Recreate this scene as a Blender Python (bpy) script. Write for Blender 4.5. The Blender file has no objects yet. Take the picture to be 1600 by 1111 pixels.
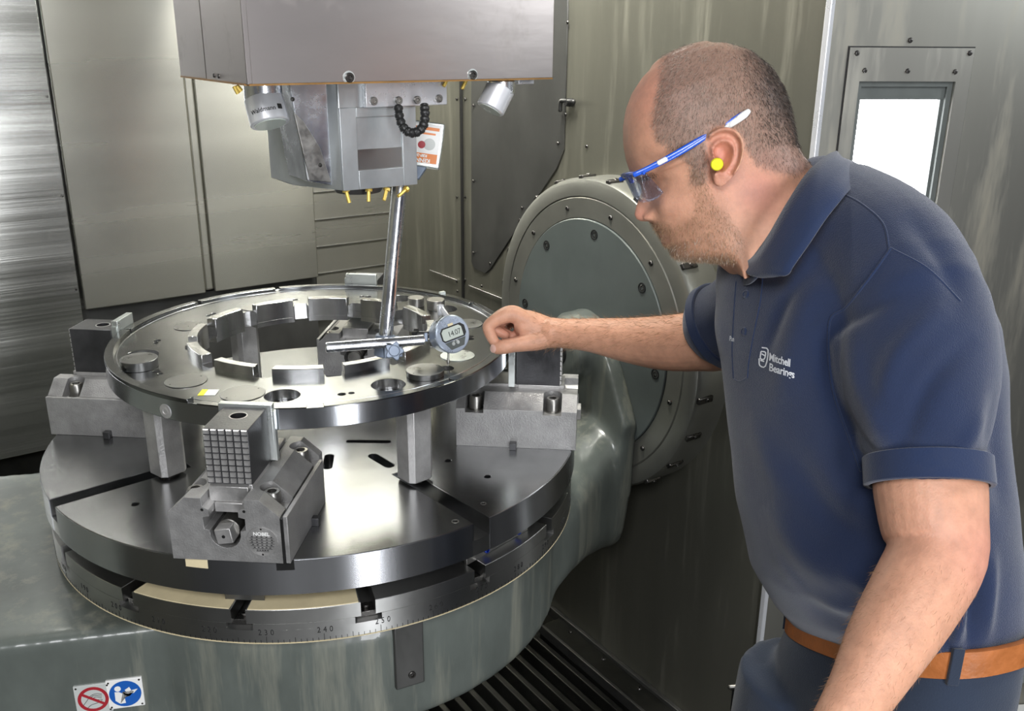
import bpy, bmesh, math, random
import numpy as np
from mathutils import Vector, Matrix
from mathutils.bvhtree import BVHTree
PI = math.pi
rnd = random.Random(7)
C = bpy.context.scene.collection
# ------------------------------------------------------------------ camera
FOC, PITCH, ROLL, HCAM = 1447.69, .3311, .0076, 1.65
_yaw = math.radians(55.5)
_R = np.array([[math.sin(_yaw), math.cos(_yaw), 0], [-math.cos(_yaw), math.sin(_yaw), 0], [0, 0, 1]])
_f = np.array([0, math.cos(PITCH), -math.sin(PITCH)]); _u = np.array([0, math.sin(PITCH), math.cos(PITCH)]); _r = np.array([1., 0, 0])
_r2 = _r * math.cos(ROLL) + _u * math.sin(ROLL); _u2 = -_r * math.sin(ROLL) + _u * math.cos(ROLL)
FW, RT, UP = _R @ _f, _R @ _r2, _R @ _u2
CAM = _R @ np.array([.364, -1.631, 0]) + np.array([0, 0, HCAM])
cd = bpy.data.cameras.new('camera'); cam = bpy.data.objects.new('camera', cd); C.objects.link(cam)
cam.matrix_world = Matrix(((RT[0], UP[0], -FW[0], CAM[0]), (RT[1], UP[1], -FW[1], CAM[1]), (RT[2], UP[2], -FW[2], CAM[2]), (0, 0, 0, 1)))
cd.sensor_width = 36; cd.lens = FOC / 1600 * 36; cd.clip_start = .02
bpy.context.scene.camera = cam
# ------------------------------------------------------------------ light and exposure
vs = bpy.context.scene.view_settings
vs.view_transform = 'Standard'; vs.look = 'None'; vs.gamma = 1; vs.use_curve_mapping = False; vs.exposure = 0.0
bpy.context.scene.display_settings.display_device = 'sRGB'
world = bpy.data.worlds.new('hall'); bpy.context.scene.world = world; world.use_nodes = True
wn = world.node_tree.nodes['Background']; wn.inputs[0].default_value = (.93, .95, 1, 1); wn.inputs[1].default_value = .13

def area(name, loc, target, sx, sy, power, col=(1, 1, 1)):
    l = bpy.data.lights.new(name, 'AREA'); l.shape = 'RECTANGLE'; l.size = sx; l.size_y = sy; l.energy = power; l.color = col
    o = bpy.data.objects.new(name, l); C.objects.link(o); o.location = loc
    o.rotation_euler = (Vector(target) - Vector(loc)).to_track_quat('-Z', 'Y').to_euler()
    return o
area('hall_ceiling_light', (-1.7, -2.6, 3.0), (0.1, -.6, 1.1), 1.4, .9, 66, (.97, .98, 1))
area('machine_work_light', (-.15, .30, 2.55), (-.05, -.15, 1.0), .5, .25, 24, (1, .99, .95))
area('window_daylight', (1.25, -1.65, 2.1), (.35, -.85, 1.45), .4, .7, 9, (.93, .97, 1))
area('machine_back_light', (.25, -.05, 2.55), (.05, 1.1, 1.3), .5, .3, 74, (1, .98, .90))
area('plate_sheen_light', (.60, .98, 2.1), (0, -.3, 1.0), .25, .6, 3.5, (1, 1, .98))  # added out of view, gives the plate its broad highlight
area('led_strip', (.72, .20, 2.0), (.2, 1.1, 1.6), .03, .5, 14, (1, 1, .97))
area('rim_streak_light', (-.45, -2.9, 1.15), (-.1, -.3, 1.0), .35, 2.1, 44, (.95, .97, 1))  # added tall strip, puts vertical highlights on the turned rims; no gate there

# ------------------------------------------------------------------ picture <-> place helpers
def A3(*v): return np.array(v, float)
def ray(x, y): return FW + RT * (x - 800) / FOC - UP * (y - 555.5) / FOC
def P(x, y, D): return CAM + ray(x, y) * D
def onplane(x, y, ax, val):
    d = ray(x, y); return CAM + d * (val - CAM[ax]) / d[ax]
def proj(v):
    v = np.asarray(v, float) - CAM; w = v @ FW
    return 800 + FOC * (v @ RT) / w, 555.5 - FOC * (v @ UP) / w
def pol(r, deg, z=0): return A3(r * math.cos(math.radians(deg)), r * math.sin(math.radians(deg)), z)

# ------------------------------------------------------------------ materials
def sp(n, t, nm=None):
    x = n.new(t)
    if nm: x.name = nm
    return x
def pbr(name, col, rough=.5, metal=0., var=.12, vscale=6., bump=0., bscale=60., stretch=(1, 1, 1), rvar=.1, spec=.5, coat=0., vcol=None, stain=None, sheen=0., sss=0., emis=None, aniso=0.):
    m = bpy.data.materials.new(name); m.use_nodes = True
    nt = m.node_tree; n = nt.nodes; l = nt.links; b = n['Principled BSDF']
    b.inputs['Roughness'].default_value = rough; b.inputs['Metallic'].default_value = metal
    b.inputs['Specular IOR Level'].default_value = spec; b.inputs['Coat Weight'].default_value = coat
    b.inputs['Sheen Weight'].default_value = sheen
    if aniso:
        b.inputs['Anisotropic'].default_value = abs(aniso); b.inputs['Anisotropic Rotation'].default_value = .25 if aniso > 0 else 0
        tg = n.new('ShaderNodeTangent'); tg.direction_type = 'RADIAL'; tg.axis = 'Z'; l.new(tg.outputs[0], b.inputs['Tangent'])
    if sss:
        b.inputs['Subsurface Weight'].default_value = sss; b.inputs['Subsurface Radius'].default_value = (1, .35, .2); b.inputs['Subsurface Scale'].default_value = .006
    tc = n.new('ShaderNodeTexCoord'); mp = n.new('ShaderNodeMapping'); mp.inputs['Scale'].default_value = stretch
    l.new(tc.outputs['Object'], mp.inputs['Vector'])
    no = n.new('ShaderNodeTexNoise'); no.inputs['Scale'].default_value = vscale; no.inputs['Detail'].default_value = 6; no.inputs['Roughness'].default_value = .65
    l.new(mp.outputs[0], no.inputs['Vector'])
    mix = n.new('ShaderNodeMix'); mix.data_type = 'RGBA'; mix.blend_type = 'MULTIPLY'; mix.inputs[0].default_value = 1
    if vcol:
        vc = n.new('ShaderNodeVertexColor'); vc.layer_name = vcol; l.new(vc.outputs[0], mix.inputs[6])
    else: mix.inputs[6].default_value = (*col, 1)
    cr = n.new('ShaderNodeValToRGB'); e = cr.color_ramp.elements
    e[0].position = .3; e[1].position = .7
    e[0].color = (1 - var,) * 3 + (1,); e[1].color = (1 + var * .6,) * 3 + (1,)
    l.new(no.outputs['Fac'], cr.inputs[0]); l.new(cr.outputs[0], mix.inputs[7])
    out = mix.outputs[2]
    if stain:                                   # streaks / dried coolant with a shape of their own
        scol, sstretch, sscale, lo, hi, amt = stain
        mp2 = n.new('ShaderNodeMapping'); mp2.inputs['Scale'].default_value = sstretch; l.new(tc.outputs['Object'], mp2.inputs['Vector'])
        n2 = n.new('ShaderNodeTexNoise'); n2.inputs['Scale'].default_value = sscale; n2.inputs['Detail'].default_value = 5; n2.inputs['Roughness'].default_value = .7; l.new(mp2.outputs[0], n2.inputs['Vector'])
        r2 = n.new('ShaderNodeMapRange'); r2.inputs[1].default_value = lo; r2.inputs[2].default_value = hi; r2.inputs[4].default_value = amt; l.new(n2.outputs['Fac'], r2.inputs[0])
        m2 = n.new('ShaderNodeMix'); m2.data_type = 'RGBA'; l.new(r2.outputs[0], m2.inputs[0]); l.new(out, m2.inputs[6]); m2.inputs[7].default_value = (*scol, 1); out = m2.outputs[2]
        ra = n.new('ShaderNodeMath'); ra.operation = 'MULTIPLY_ADD'; ra.inputs[1].default_value = .35; ra.inputs[2].default_value = rough; l.new(r2.outputs[0], ra.inputs[0])
        l.new(ra.outputs[0], b.inputs['Roughness'])
    elif rvar:
        r3 = n.new('ShaderNodeMapRange'); r3.inputs[1].default_value = .3; r3.inputs[2].default_value = .7; r3.inputs[3].default_value = max(.03, rough - rvar); r3.inputs[4].default_value = rough + rvar
        l.new(no.outputs['Fac'], r3.inputs[0]); l.new(r3.outputs[0], b.inputs['Roughness'])
    l.new(out, b.inputs['Base Color'])
    if bump:
        n4 = n.new('ShaderNodeTexNoise'); n4.inputs['Scale'].default_value = bscale; n4.inputs['Detail'].default_value = 4; l.new(mp.outputs[0], n4.inputs['Vector'])
        bp = n.new('ShaderNodeBump'); bp.inputs['Strength'].default_value = bump; bp.inputs['Distance'].default_value = .002; l.new(n4.outputs['Fac'], bp.inputs['Height']); l.new(bp.outputs[0], b.inputs['Normal'])
    if emis:
        b.inputs['Emission Color'].default_value = (*emis[0], 1); b.inputs['Emission Strength'].default_value = emis[1]
    return m
M = {}
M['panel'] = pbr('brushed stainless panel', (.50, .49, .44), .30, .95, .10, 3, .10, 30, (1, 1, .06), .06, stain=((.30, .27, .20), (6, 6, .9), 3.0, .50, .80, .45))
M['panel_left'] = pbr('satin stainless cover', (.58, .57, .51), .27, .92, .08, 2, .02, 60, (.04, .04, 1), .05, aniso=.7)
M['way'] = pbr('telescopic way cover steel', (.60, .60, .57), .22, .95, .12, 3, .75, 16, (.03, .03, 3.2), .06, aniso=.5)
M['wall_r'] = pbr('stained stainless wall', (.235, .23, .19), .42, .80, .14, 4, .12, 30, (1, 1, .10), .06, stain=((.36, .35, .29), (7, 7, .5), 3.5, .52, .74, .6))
M['cover_dark'] = pbr('dull dark steel cover', (.13, .13, .125), .42, .8, .16, 9, .1, 50, (1, 1, .6), .08)
M['dark_steel'] = pbr('dark floor steel', (.045, .045, .04), .42, .7, .3, 8, .2, 50, (1, 1, 1), .1)
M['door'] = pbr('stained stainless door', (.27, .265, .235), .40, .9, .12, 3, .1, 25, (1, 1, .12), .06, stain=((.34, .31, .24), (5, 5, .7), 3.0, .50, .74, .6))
M['paint'] = pbr('grey green machine enamel', (.112, .127, .115), .30, 0., .40, 4, .16, 9, (1, 1, .5), .1, coat=.35, stain=((.25, .25, .20), (9, 9, .8), 2.6, .50, .70, .65))
M['paint_dark'] = pbr('dark grey green enamel', (.115, .135, .13), .36, .15, .12, 8, .08, 60, (1, 1, 1), .08)
M['ring_paint'] = pbr('dull grey flange steel', (.30, .30, .27), .36, .75, .10, 7, .08, 60, (1, 1, 1), .06)
M['ground'] = pbr('ground steel', (.55, .55, .55), .24, 1., .10, 14, .08, 90, (1, 1, 1), .03)
M['plate'] = pbr('ground plate steel', (.30, .305, .31), .25, 1., .16, 9, .025, 160, (1, 1, 1), .015)
M['edge'] = pbr('turned steel rim', (.58, .59, .62), .26, 1., .07, 9, .04, 40, (1, 1, .1), .02, aniso=.9)
M['scale'] = pbr('satin graduated rim steel', (.50, .50, .49), .34, 1., .08, 9, .04, 80, (1, 1, 1), .02, aniso=.75)
M['cream'] = pbr('satin cream finish', (.72, .62, .40), .38, .0, .12, 16, .05, 60)
M['ring'] = pbr('turned bearing ring steel', (.23, .235, .24), .20, 1., .25, 5, .02, 110, (1, 1, 1), .02, aniso=.5)
M['ring_edge'] = pbr('polished bearing ring rim', (.60, .62, .66), .20, 1., .10, 10, .03, 60, (1, 1, .15), .02, aniso=.8)
M['disc'] = pbr('matt cover disc steel', (.26, .26, .255), .34, 1., .10, 30, .06, 150)
M['lug'] = pbr('lightened ring steel', (.62, .62, .62), .22, 1., .10, 20, .04, 80, (1, 1, .2), .03, aniso=.7)  # ring steel lightened in the colour for faces that look lit
M['hair_dark'] = pbr('black brown hair', (.025, .018, .015), .5, 0., .4, 300, rvar=0)
M['jaw'] = pbr('phosphated jaw steel', (.36, .355, .35), .40, .55, .22, 28, .35, 420, (1, 1, 1), .10)
M['jaw_dark'] = pbr('black oxide jaw steel', (.10, .10, .105), .36, .8, .25, 18, .15, 300, (1, 1, 1), .08)
M['jaw_light'] = pbr('worn bright jaw face', (.56, .55, .54), .38, .7, .22, 26, .25, 300, (1, 1, 1), .10)
M['bolt'] = pbr('black socket screw', (.12, .115, .11), .30, .95, .2, 40, .05, 200)
M['bolt_bright'] = pbr('bright socket screw', (.36, .35, .33), .36, 1., .15, 60)
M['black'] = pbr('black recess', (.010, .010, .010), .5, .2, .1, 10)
M['rubber'] = pbr('black plastic', (.02, .02, .02), .35, 0., .1, 10)
M['alu'] = pbr('bright soft aluminium', (.80, .84, .82), .33, .85, .08, 20, .1, 120)
M['chrome'] = pbr('chromed rod', (.80, .82, .86), .24, 1., .10, 30, .05, 60)
M['satin_blue'] = pbr('satin anodised clamp', (.20, .24, .31), .45, .35, .12, 20, .1, 200)
M['dial'] = pbr('silver blue indicator housing', (.46, .52, .62), .32, .55, .05, 20)
M['lcd'] = pbr('grey lcd glass', (.52, .57, .52), .18, 0., .03, 10)
M['head'] = pbr('stainless spindle cover', (.46, .42, .405), .33, .95, .10, 5, .06, 60, (.3, .3, 1), .06, stain=((.25, .22, .19), (2.5, 2.5, 2), 3.2, .58, .78, .4))
M['nose'] = pbr('cast aluminium spindle nose', (.60, .63, .64), .32, .75, .14, 14, .05, 90, (1, 1, .6), .04)
M['lamp_body'] = pbr('anodised lamp body', (.78, .79, .82), .30, .5, .05, 10)
M['brass'] = pbr('yellow brass nozzle', (.72, .52, .12), .35, .5, .1, 20)
M['rust'] = pbr('rusty oil edge', (.32, .17, .05), .45, .3, .25, 30)
M['white'] = pbr('white label', (.80, .80, .78), .4, 0., .04, 10)
M['yellow'] = pbr('yellow label', (.85, .80, .03), .4, 0., .02, 10)
M['orange'] = pbr('orange print', (.72, .22, .05), .4, 0., .03, 10)
M['red'] = pbr('sign red', (.35, .02, .03), .4, 0., .04, 10)
M['blue'] = pbr('sign blue', (.01, .10, .42), .4, 0., .04, 10)
M['pale'] = pbr('pale grey sign plate', (.50, .52, .50), .4, 0., .05, 10)
M['ink'] = pbr('black ink', (.015, .015, .015), .5, 0., .02, 10)
M['screw_blue'] = pbr('blue anodised screw', (.02, .06, .45), .28, .7, .05, 10)
M['glow'] = pbr('daylit frosted pane', (.9, .9, .9), .4, 0, .0, 5, emis=((.96, .98, 1), 12))
M['gasket'] = pbr('grey window gasket', (.085, .095, .09), .45, .0, .1, 20)
M['skin'] = pbr('skin', (1, 1, 1), .47, 0., .16, 55, .22, 420, vcol='tint', rvar=.05, sss=.12, spec=.4)
M['nail'] = pbr('finger nail', (.74, .46, .38), .25, 0., .03, 40)
M['hair'] = pbr('grey brown hair', (.15, .11, .085), .55, 0., .5, 300, rvar=0)
M['hair_light'] = pbr('light grey hair', (.48, .40, .33), .55, 0., .4, 300, rvar=0)
M['beard'] = pbr('ginger grey beard hair', (.36, .22, .12), .55, 0., .5, 300, rvar=0)
M['arm_hair'] = pbr('golden brown arm hair', (.30, .16, .07), .5, 0., .4, 200, rvar=0)
M['polo'] = pbr('navy pique cotton', (.0115, .0225, .064), .82, 0., .10, 12, .55, 900, (1, 1, 1), .05, sheen=.35, spec=.25)
M['stitch'] = pbr('navy stitched edge', (.0125, .025, .070), .8, 0., .06, 60, .3, 600, sheen=.3, spec=.25)
M['thread'] = pbr('white embroidery thread', (.80, .82, .86), .6, 0., .08, 600, .3, 900)
M['trousers'] = pbr('dark navy cotton twill', (.022, .032, .055), .85, 0., .15, 10, .35, 600, (1, 1, 1), .05, sheen=.2, spec=.2)
M['belt'] = pbr('tan leather', (.40, .13, .035), .45, 0., .22, 50, .25, 200)
M['shoe'] = pbr('black leather', (.02, .02, .02), .4, 0., .1, 20)
M['glass_blue'] = pbr('blue plastic temple', (.015, .10, .62), .22, 0., .03, 10, coat=.5)
M['plug'] = pbr('yellow foam', (.86, .80, .02), .7, 0., .05, 60, .3, 400)
def glass(name, col, rough=.02, alpha=.3):
    m = bpy.data.materials.new(name); m.use_nodes = True; nt = m.node_tree; n = nt.nodes; l = nt.links
    n.remove(n['Principled BSDF']); out = n['Material Output']
    tr = n.new('ShaderNodeBsdfTransparent'); tr.inputs[0].default_value = (*col, 1)
    gl = n.new('ShaderNodeBsdfGlossy'); gl.inputs['Roughness'].default_value = rough
    fr = n.new('ShaderNodeLayerWeight'); fr.inputs[0].default_value = .25
    no = n.new('ShaderNodeTexNoise'); no.inputs['Scale'].default_value = 20
    ma = n.new('ShaderNodeMath'); ma.operation = 'MULTIPLY_ADD'; ma.inputs[1].default_value = .5; ma.inputs[2].default_value = alpha * .08; l.new(fr.outputs['Facing'], ma.inputs[0])
    mx = n.new('ShaderNodeMixShader'); l.new(ma.outputs[0], mx.inputs[0]); l.new(tr.outputs[0], mx.inputs[1]); l.new(gl.outputs[0], mx.inputs[2]); l.new(mx.outputs[0], out.inputs[0])
    return m
M['lens'] = glass('clear blue tinted lens', (.80, .84, .97), .03, .4)

# ------------------------------------------------------------------ object helpers
def tag(o, label=None, cat=None, group=None, kind=None):
    if label: o['label'] = label
    if cat: o['category'] = cat
    if group: o['group'] = group
    if kind: o['kind'] = kind
    return o
def thing(name, label, cat, loc=(0, 0, 0), rz=0, group=None, kind=None):
    o = bpy.data.objects.new(name, None); C.objects.link(o); o.location = loc; o.rotation_euler = (0, 0, rz); o.empty_display_size = .05
    return tag(o, label, cat, group, kind)
def link(name, me, mat, parent=None, smooth=False, bevel=0, seg=2, loc=None, rz=None):
    me.materials.clear()
    for mm in (mat if isinstance(mat, (list, tuple)) else [mat]): me.materials.append(mm if not isinstance(mm, str) else M[mm])
    o = bpy.data.objects.new(name, me); C.objects.link(o)
    if parent: o.parent = parent
    if loc is not None: o.location = loc
    if rz is not None: o.rotation_euler = (0, 0, rz)
    if smooth:
        for p in me.polygons: p.use_smooth = True
    if bevel:
        b = o.modifiers.new('bevel', 'BEVEL'); b.width = bevel; b.segments = seg; b.limit_method = 'ANGLE'; b.angle_limit = .6
    return o
def obj(name, bm, mat, parent=None, smooth=False, bevel=0, seg=2, autos=False, loc=None, rz=None):
    me = bpy.data.meshes.new(name); bmesh.ops.recalc_face_normals(bm, faces=bm.faces[:]) if not autos == 'keep' else None
    bm.to_mesh(me); bm.free()
    if autos or not smooth:
        me.shade_smooth(); me.set_sharp_from_angle(angle=.5)
        return link(name, me, mat, parent, False, bevel, seg, loc, rz)
    return link(name, me, mat, parent, smooth, bevel, seg, loc, rz)
def frame(origin, x, y, z):
    return Matrix(((x[0], y[0], z[0], origin[0]), (x[1], y[1], z[1], origin[1]), (x[2], y[2], z[2], origin[2]), (0, 0, 0, 1)))
def nrm(v): v = np.asarray(v, float); return v / np.linalg.norm(v)
def box(bm, x0, x1, y0, y1, z0, z1, mat=None, mi=0):
    vs_ = [bm.verts.new((x, y, z)) for z in (z0, z1) for y in (y0, y1) for x in (x0, x1)]
    fs = [(0, 2, 3, 1), (4, 5, 7, 6), (0, 1, 5, 4), (2, 6, 7, 3), (0, 4, 6, 2), (1, 3, 7, 5)]
    for f in fs:
        ff = bm.faces.new([vs_[i] for i in f]); ff.material_index = mi
    if mat is not None: bmesh.ops.transform(bm, matrix=mat, verts=vs_)
    return vs_
def prism(bm, pts, z0, z1, mat=None, mi=0):
    """polygon in xy extruded z0..z1"""
    lo = [bm.verts.new((p[0], p[1], z0)) for p in pts]; hi = [bm.verts.new((p[0], p[1], z1)) for p in pts]
    n = len(pts)
    f = bm.faces.new(lo[::-1]); f.material_index = mi; f = bm.faces.new(hi); f.material_index = mi
    for i in range(n):
        f = bm.faces.new((lo[i], lo[(i + 1) % n], hi[(i + 1) % n], hi[i])); f.material_index = mi
    if mat is not None: bmesh.ops.transform(bm, matrix=mat, verts=lo + hi)
def lathe(bm, prof, n=32, mat=None, mi=0, a0=0, a1=2 * PI, smooth=True):
    """prof = [(r,z)...] revolved about z"""
    full = abs(a1 - a0 - 2 * PI) < 1e-6; rings = []
    allv = []
    for r, z in prof:
        if r < 1e-7: v = bm.verts.new((0, 0, z)); rings.append([v]); allv.append(v); continue
        k = n if full else n + 1
        ring = [bm.verts.new((r * math.cos(a0 + (a1 - a0) * i / n), r * math.sin(a0 + (a1 - a0) * i / n), z)) for i in range(k)]
        rings.append(ring); allv += ring
    for a, b in zip(rings[:-1], rings[1:]):
        m = n
        for i in range(m):
            j = (i + 1) % n if full else i + 1
            if len(a) == 1 and len(b) == 1: continue
            if len(a) == 1: f = bm.faces.new((a[0], b[j], b[i]))
            elif len(b) == 1: f = bm.faces.new((a[i], a[j], b[0]))
            else: f = bm.faces.new((a[i], a[j], b[j], b[i]))
            f.material_index = mi; f.smooth = smooth
    if mat is not None: bmesh.ops.transform(bm, matrix=mat, verts=allv)
    return allv
def cyl(bm, r, z0, z1, n=24, mat=None, r2=None, ch=0, mi=0):
    r2 = r if r2 is None else r2
    if ch: pr = [(0, z0), (r - ch, z0), (r, z0 + ch), (r2, z1 - ch), (r2 - ch, z1), (0, z1)]
    else: pr = [(0, z0), (r, z0), (r2, z1), (0, z1)]
    return lathe(bm, pr, n, mat, mi)
def axis(p, d, up=(0, 0, 1)):
    """matrix whose z runs along d, origin p"""
    z = nrm(d); up = np.asarray(up, float)
    if abs(z @ up) > .98: up = A3(1, 0, 0)
    x = nrm(np.cross(up, z)); y = np.cross(z, x)
    return frame(p, x, y, z)
def catmull(pts, k=6):
    P_ = [np.asarray(p, float) for p in pts]; P_ = [2 * P_[0] - P_[1]] + P_ + [2 * P_[-1] - P_[-2]]; out = []
    for i in range(1, len(P_) - 2):
        a, b, c, d = P_[i - 1:i + 3]
        for j in range(k):
            t = j / k
            out.append(.5 * ((2 * b) + (c - a) * t + (2 * a - 5 * b + 4 * c - d) * t * t + (3 * b - a - 3 * c + d) * t ** 3))
    out.append(P_[-2]); return out
def tube(bm, pts, rad, n=12, k=4, flat=1., ref=None, caps=True, mi=0, smooth=True):
    """swept tube; rad scalar or list per control point; flat = ratio of the second radius, ref = direction of the second axis"""
    pts = [np.asarray(p, float) for p in pts]
    if not hasattr(rad, '__len__'): rad = [rad] * len(pts)
    fl = flat if hasattr(flat, '__len__') else [flat] * len(pts)
    cc = catmull([np.concatenate([p, [r, f]]) for p, r, f in zip(pts, rad, fl)], k) if len(pts) > 1 and k > 1 else [np.concatenate([p, [r, f]]) for p, r, f in zip(pts, rad, fl)]
    cc = np.array(cc); rings = []; T = np.gradient(cc[:, :3], axis=0); T /= np.linalg.norm(T, axis=1)[:, None] + 1e-12
    up = nrm(ref) if ref is not None else (A3(0, 0, 1) if abs(T[0][2]) < .9 else A3(1, 0, 0)); allv = []
    for i, row in enumerate(cc):
        p, r, f = row[:3], max(row[3], 1e-5), row[4]; t = T[i]
        y = up - t * (up @ t); y = nrm(y); x = np.cross(y, t)
        if ref is None: up = y
        ring = [bm.verts.new(p + r * (math.cos(a) * x) + r * f * math.sin(a) * y) for a in [2 * PI * j / n for j in range(n)]]
        rings.append(ring); allv += ring
    for a, b in zip(rings[:-1], rings[1:]):
        for j in range(n):
            fc = bm.faces.new((a[j], a[(j + 1) % n], b[(j + 1) % n], b[j])); fc.smooth = smooth; fc.material_index = mi
    if caps:
        for ring, s, t in ((rings[0], -1, T[0]), (rings[-1], 1, T[-1])):
            c = np.mean([np.array(v.co) for v in ring], axis=0); rr = np.mean([np.linalg.norm(np.array(v.co) - c) for v in ring])
            prev = ring
            for q in (.5, .85):
                new = [bm.verts.new(c + (np.array(v.co) - c) * math.sqrt(1 - q * q) + t * s * rr * q * .9) for v in ring]
                for j in range(n):
                    fs = (prev[j], prev[(j + 1) % n], new[(j + 1) % n], new[j]); fc = bm.faces.new(fs if s > 0 else fs[::-1]); fc.smooth = smooth; fc.material_index = mi
                prev = new
            tip = bm.verts.new(c + t * s * rr * .95)
            for j in range(n):
                fs = (prev[j], prev[(j + 1) % n], tip); fc = bm.faces.new(fs if s > 0 else fs[::-1]); fc.smooth = smooth; fc.material_index = mi
    return allv
def loft(bm, secs, n=32, mi=0):
    """closed solid through sections; each = (centre, xvec, yvec, exponent)"""
    rings = []
    for c, xv, yv, e in secs:
        ring = []
        for j in range(n):
            a = 2 * PI * j / n; ca, sa = math.cos(a), math.sin(a)
            ring.append(bm.verts.new(np.asarray(c) + np.asarray(xv) * math.copysign(abs(ca) ** (2 / e), ca) + np.asarray(yv) * math.copysign(abs(sa) ** (2 / e), sa)))
        rings.append(ring)
    for a, b in zip(rings[:-1], rings[1:]):
        for j in range(n): bm.faces.new((a[j], a[(j + 1) % n], b[(j + 1) % n], b[j]))
    for ring, fl in ((rings[0], True), (rings[-1], False)):
        c = bm.verts.new(np.mean([np.array(v.co) for v in ring], axis=0))
        for j in range(n):
            f = (ring[j], ring[(j + 1) % n], c); bm.faces.new(f[::-1] if fl else f)
def evaluated(o):
    dg = bpy.context.evaluated_depsgraph_get(); dg.update()
    return bpy.data.meshes.new_from_object(o.evaluated_get(dg))
def remeshed(bm, voxel, smooth=6, fac=.5):
    bmesh.ops.recalc_face_normals(bm, faces=bm.faces[:])
    me = bpy.data.meshes.new('tmp'); bm.to_mesh(me); bm.free(); o = bpy.data.objects.new('tmp', me); C.objects.link(o)
    r = o.modifiers.new('r', 'REMESH'); r.mode = 'VOXEL'; r.voxel_size = voxel; r.use_smooth_shade = True
    if smooth:
        s = o.modifiers.new('s', 'SMOOTH'); s.iterations = smooth; s.factor = fac
    m2 = evaluated(o); bpy.data.objects.remove(o); bpy.data.meshes.remove(me)
    for p in m2.polygons: p.use_smooth = True
    return m2
def flat(loops, z0, z1, bevel=0.0, res=1):
    """2D outline with holes, filled and extruded; returns mesh"""
    cu = bpy.data.curves.new('f', 'CURVE'); cu.dimensions = '2D'; cu.fill_mode = 'BOTH'
    for lp in loops:
        s = cu.splines.new('POLY'); s.points.add(len(lp) - 1)
        for i, p in enumerate(lp): s.points[i].co = (p[0], p[1], 0, 1)
        s.use_cyclic_u = True
    cu.extrude = max((z1 - z0) / 2 - bevel, 1e-5); cu.bevel_depth = bevel; cu.bevel_resolution = 0; cu.offset = -bevel
    o = bpy.data.objects.new('f', cu); C.objects.link(o); me = evaluated(o); bpy.data.objects.remove(o); bpy.data.curves.remove(cu)
    me.transform(Matrix.Translation((0, 0, (z0 + z1) / 2))); me.shade_smooth(); me.set_sharp_from_angle(angle=.5)
    return me
def join_meshes(ms):
    bm = bmesh.new()
    for m in ms: bm.from_mesh(m); bpy.data.meshes.remove(m)
    return bm
def sides(o, mat):
    """second material on the upright faces"""
    o.data.materials.append(M[mat])
    for p in o.data.polygons:
        if abs(p.normal.z) < .5: p.material_index = 1
    return o
def circ(cx, cy, r, n=32): return [(cx + r * math.cos(2 * PI * i / n), cy + r * math.sin(2 * PI * i / n)) for i in range(n)]
def arc(r, a0, a1, n): return [(r * math.cos(math.radians(a0 + (a1 - a0) * i / n)), r * math.sin(math.radians(a0 + (a1 - a0) * i / n))) for i in range(n + 1)]
def arcseg(r0, r1, a0, a1, z0, z1, n=12):
    bm = bmesh.new(); prism(bm, arc(r1, a0, a1, n) + arc(r0, a1, a0, n), z0, z1); return bm
def text_mesh(s, size, depth=.0, spacing=1.0, bold=0.0, shear=0):
    cu = bpy.data.curves.new('t', 'FONT'); cu.body = s; cu.size = size; cu.align_x = 'CENTER'; cu.align_y = 'CENTER'; cu.extrude = depth; cu.space_character = spacing; cu.offset = bold; cu.shear = shear; cu.resolution_u = 3
    o = bpy.data.objects.new('t', cu); C.objects.link(o); me = evaluated(o); bpy.data.objects.remove(o); bpy.data.curves.remove(cu)
    return me
def boolean_cut(bm, cutter):
    bmesh.ops.recalc_face_normals(bm, faces=bm.faces[:]); bmesh.ops.recalc_face_normals(cutter, faces=cutter.faces[:])
    ma = bpy.data.meshes.new('a'); bm.to_mesh(ma); bm.free(); mb = bpy.data.meshes.new('b'); cutter.to_mesh(mb); cutter.free()
    oa = bpy.data.objects.new('a', ma); ob = bpy.data.objects.new('b', mb); C.objects.link(oa); C.objects.link(ob)
    md = oa.modifiers.new('x', 'BOOLEAN'); md.operation = 'DIFFERENCE'; md.object = ob; md.solver = 'EXACT'
    me = evaluated(oa); bpy.data.objects.remove(oa); bpy.data.objects.remove(ob)
    out = bmesh.new(); out.from_mesh(me); bpy.data.meshes.remove(me); return out
def copy_tree(o, parent=None):
    c = o.copy(); C.objects.link(c); c.parent = parent
    for ch in list(o.children): copy_tree(ch, c)
    return c
def socket_screw(parent, p, d, r, h, mat='bolt', name='screw', n=16):
    """cap screw with hexagon socket; head stands on p along d"""
    m = axis(p, d); bm = bmesh.new()
    lathe(bm, [(0, 0), (r, 0), (r, h * .85), (r * .88, h), (r * .55, h), (r * .55, h)], n, m)
    hx = [(r * .55 * math.cos(PI / 3 * i), r * .55 * math.sin(PI / 3 * i)) for i in range(6)]
    vs1 = [bm.verts.new((x, y, h * .999)) for x, y in hx]; vs2 = [bm.verts.new((x * .9, y * .9, h * .35)) for x, y in hx]
    for i in range(6): bm.faces.new((vs1[i], vs2[i], vs2[(i + 1) % 6], vs1[(i + 1) % 6])).material_index = 1
    bm.faces.new(vs2).material_index = 1; bmesh.ops.transform(bm, matrix=m, verts=vs1 + vs2)
    me = bpy.data.meshes.new(name); bm.to_mesh(me); bm.free(); me.shade_smooth(); me.set_sharp_from_angle(angle=.5)
    return link(name, me, [mat, 'black'], parent)
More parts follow.
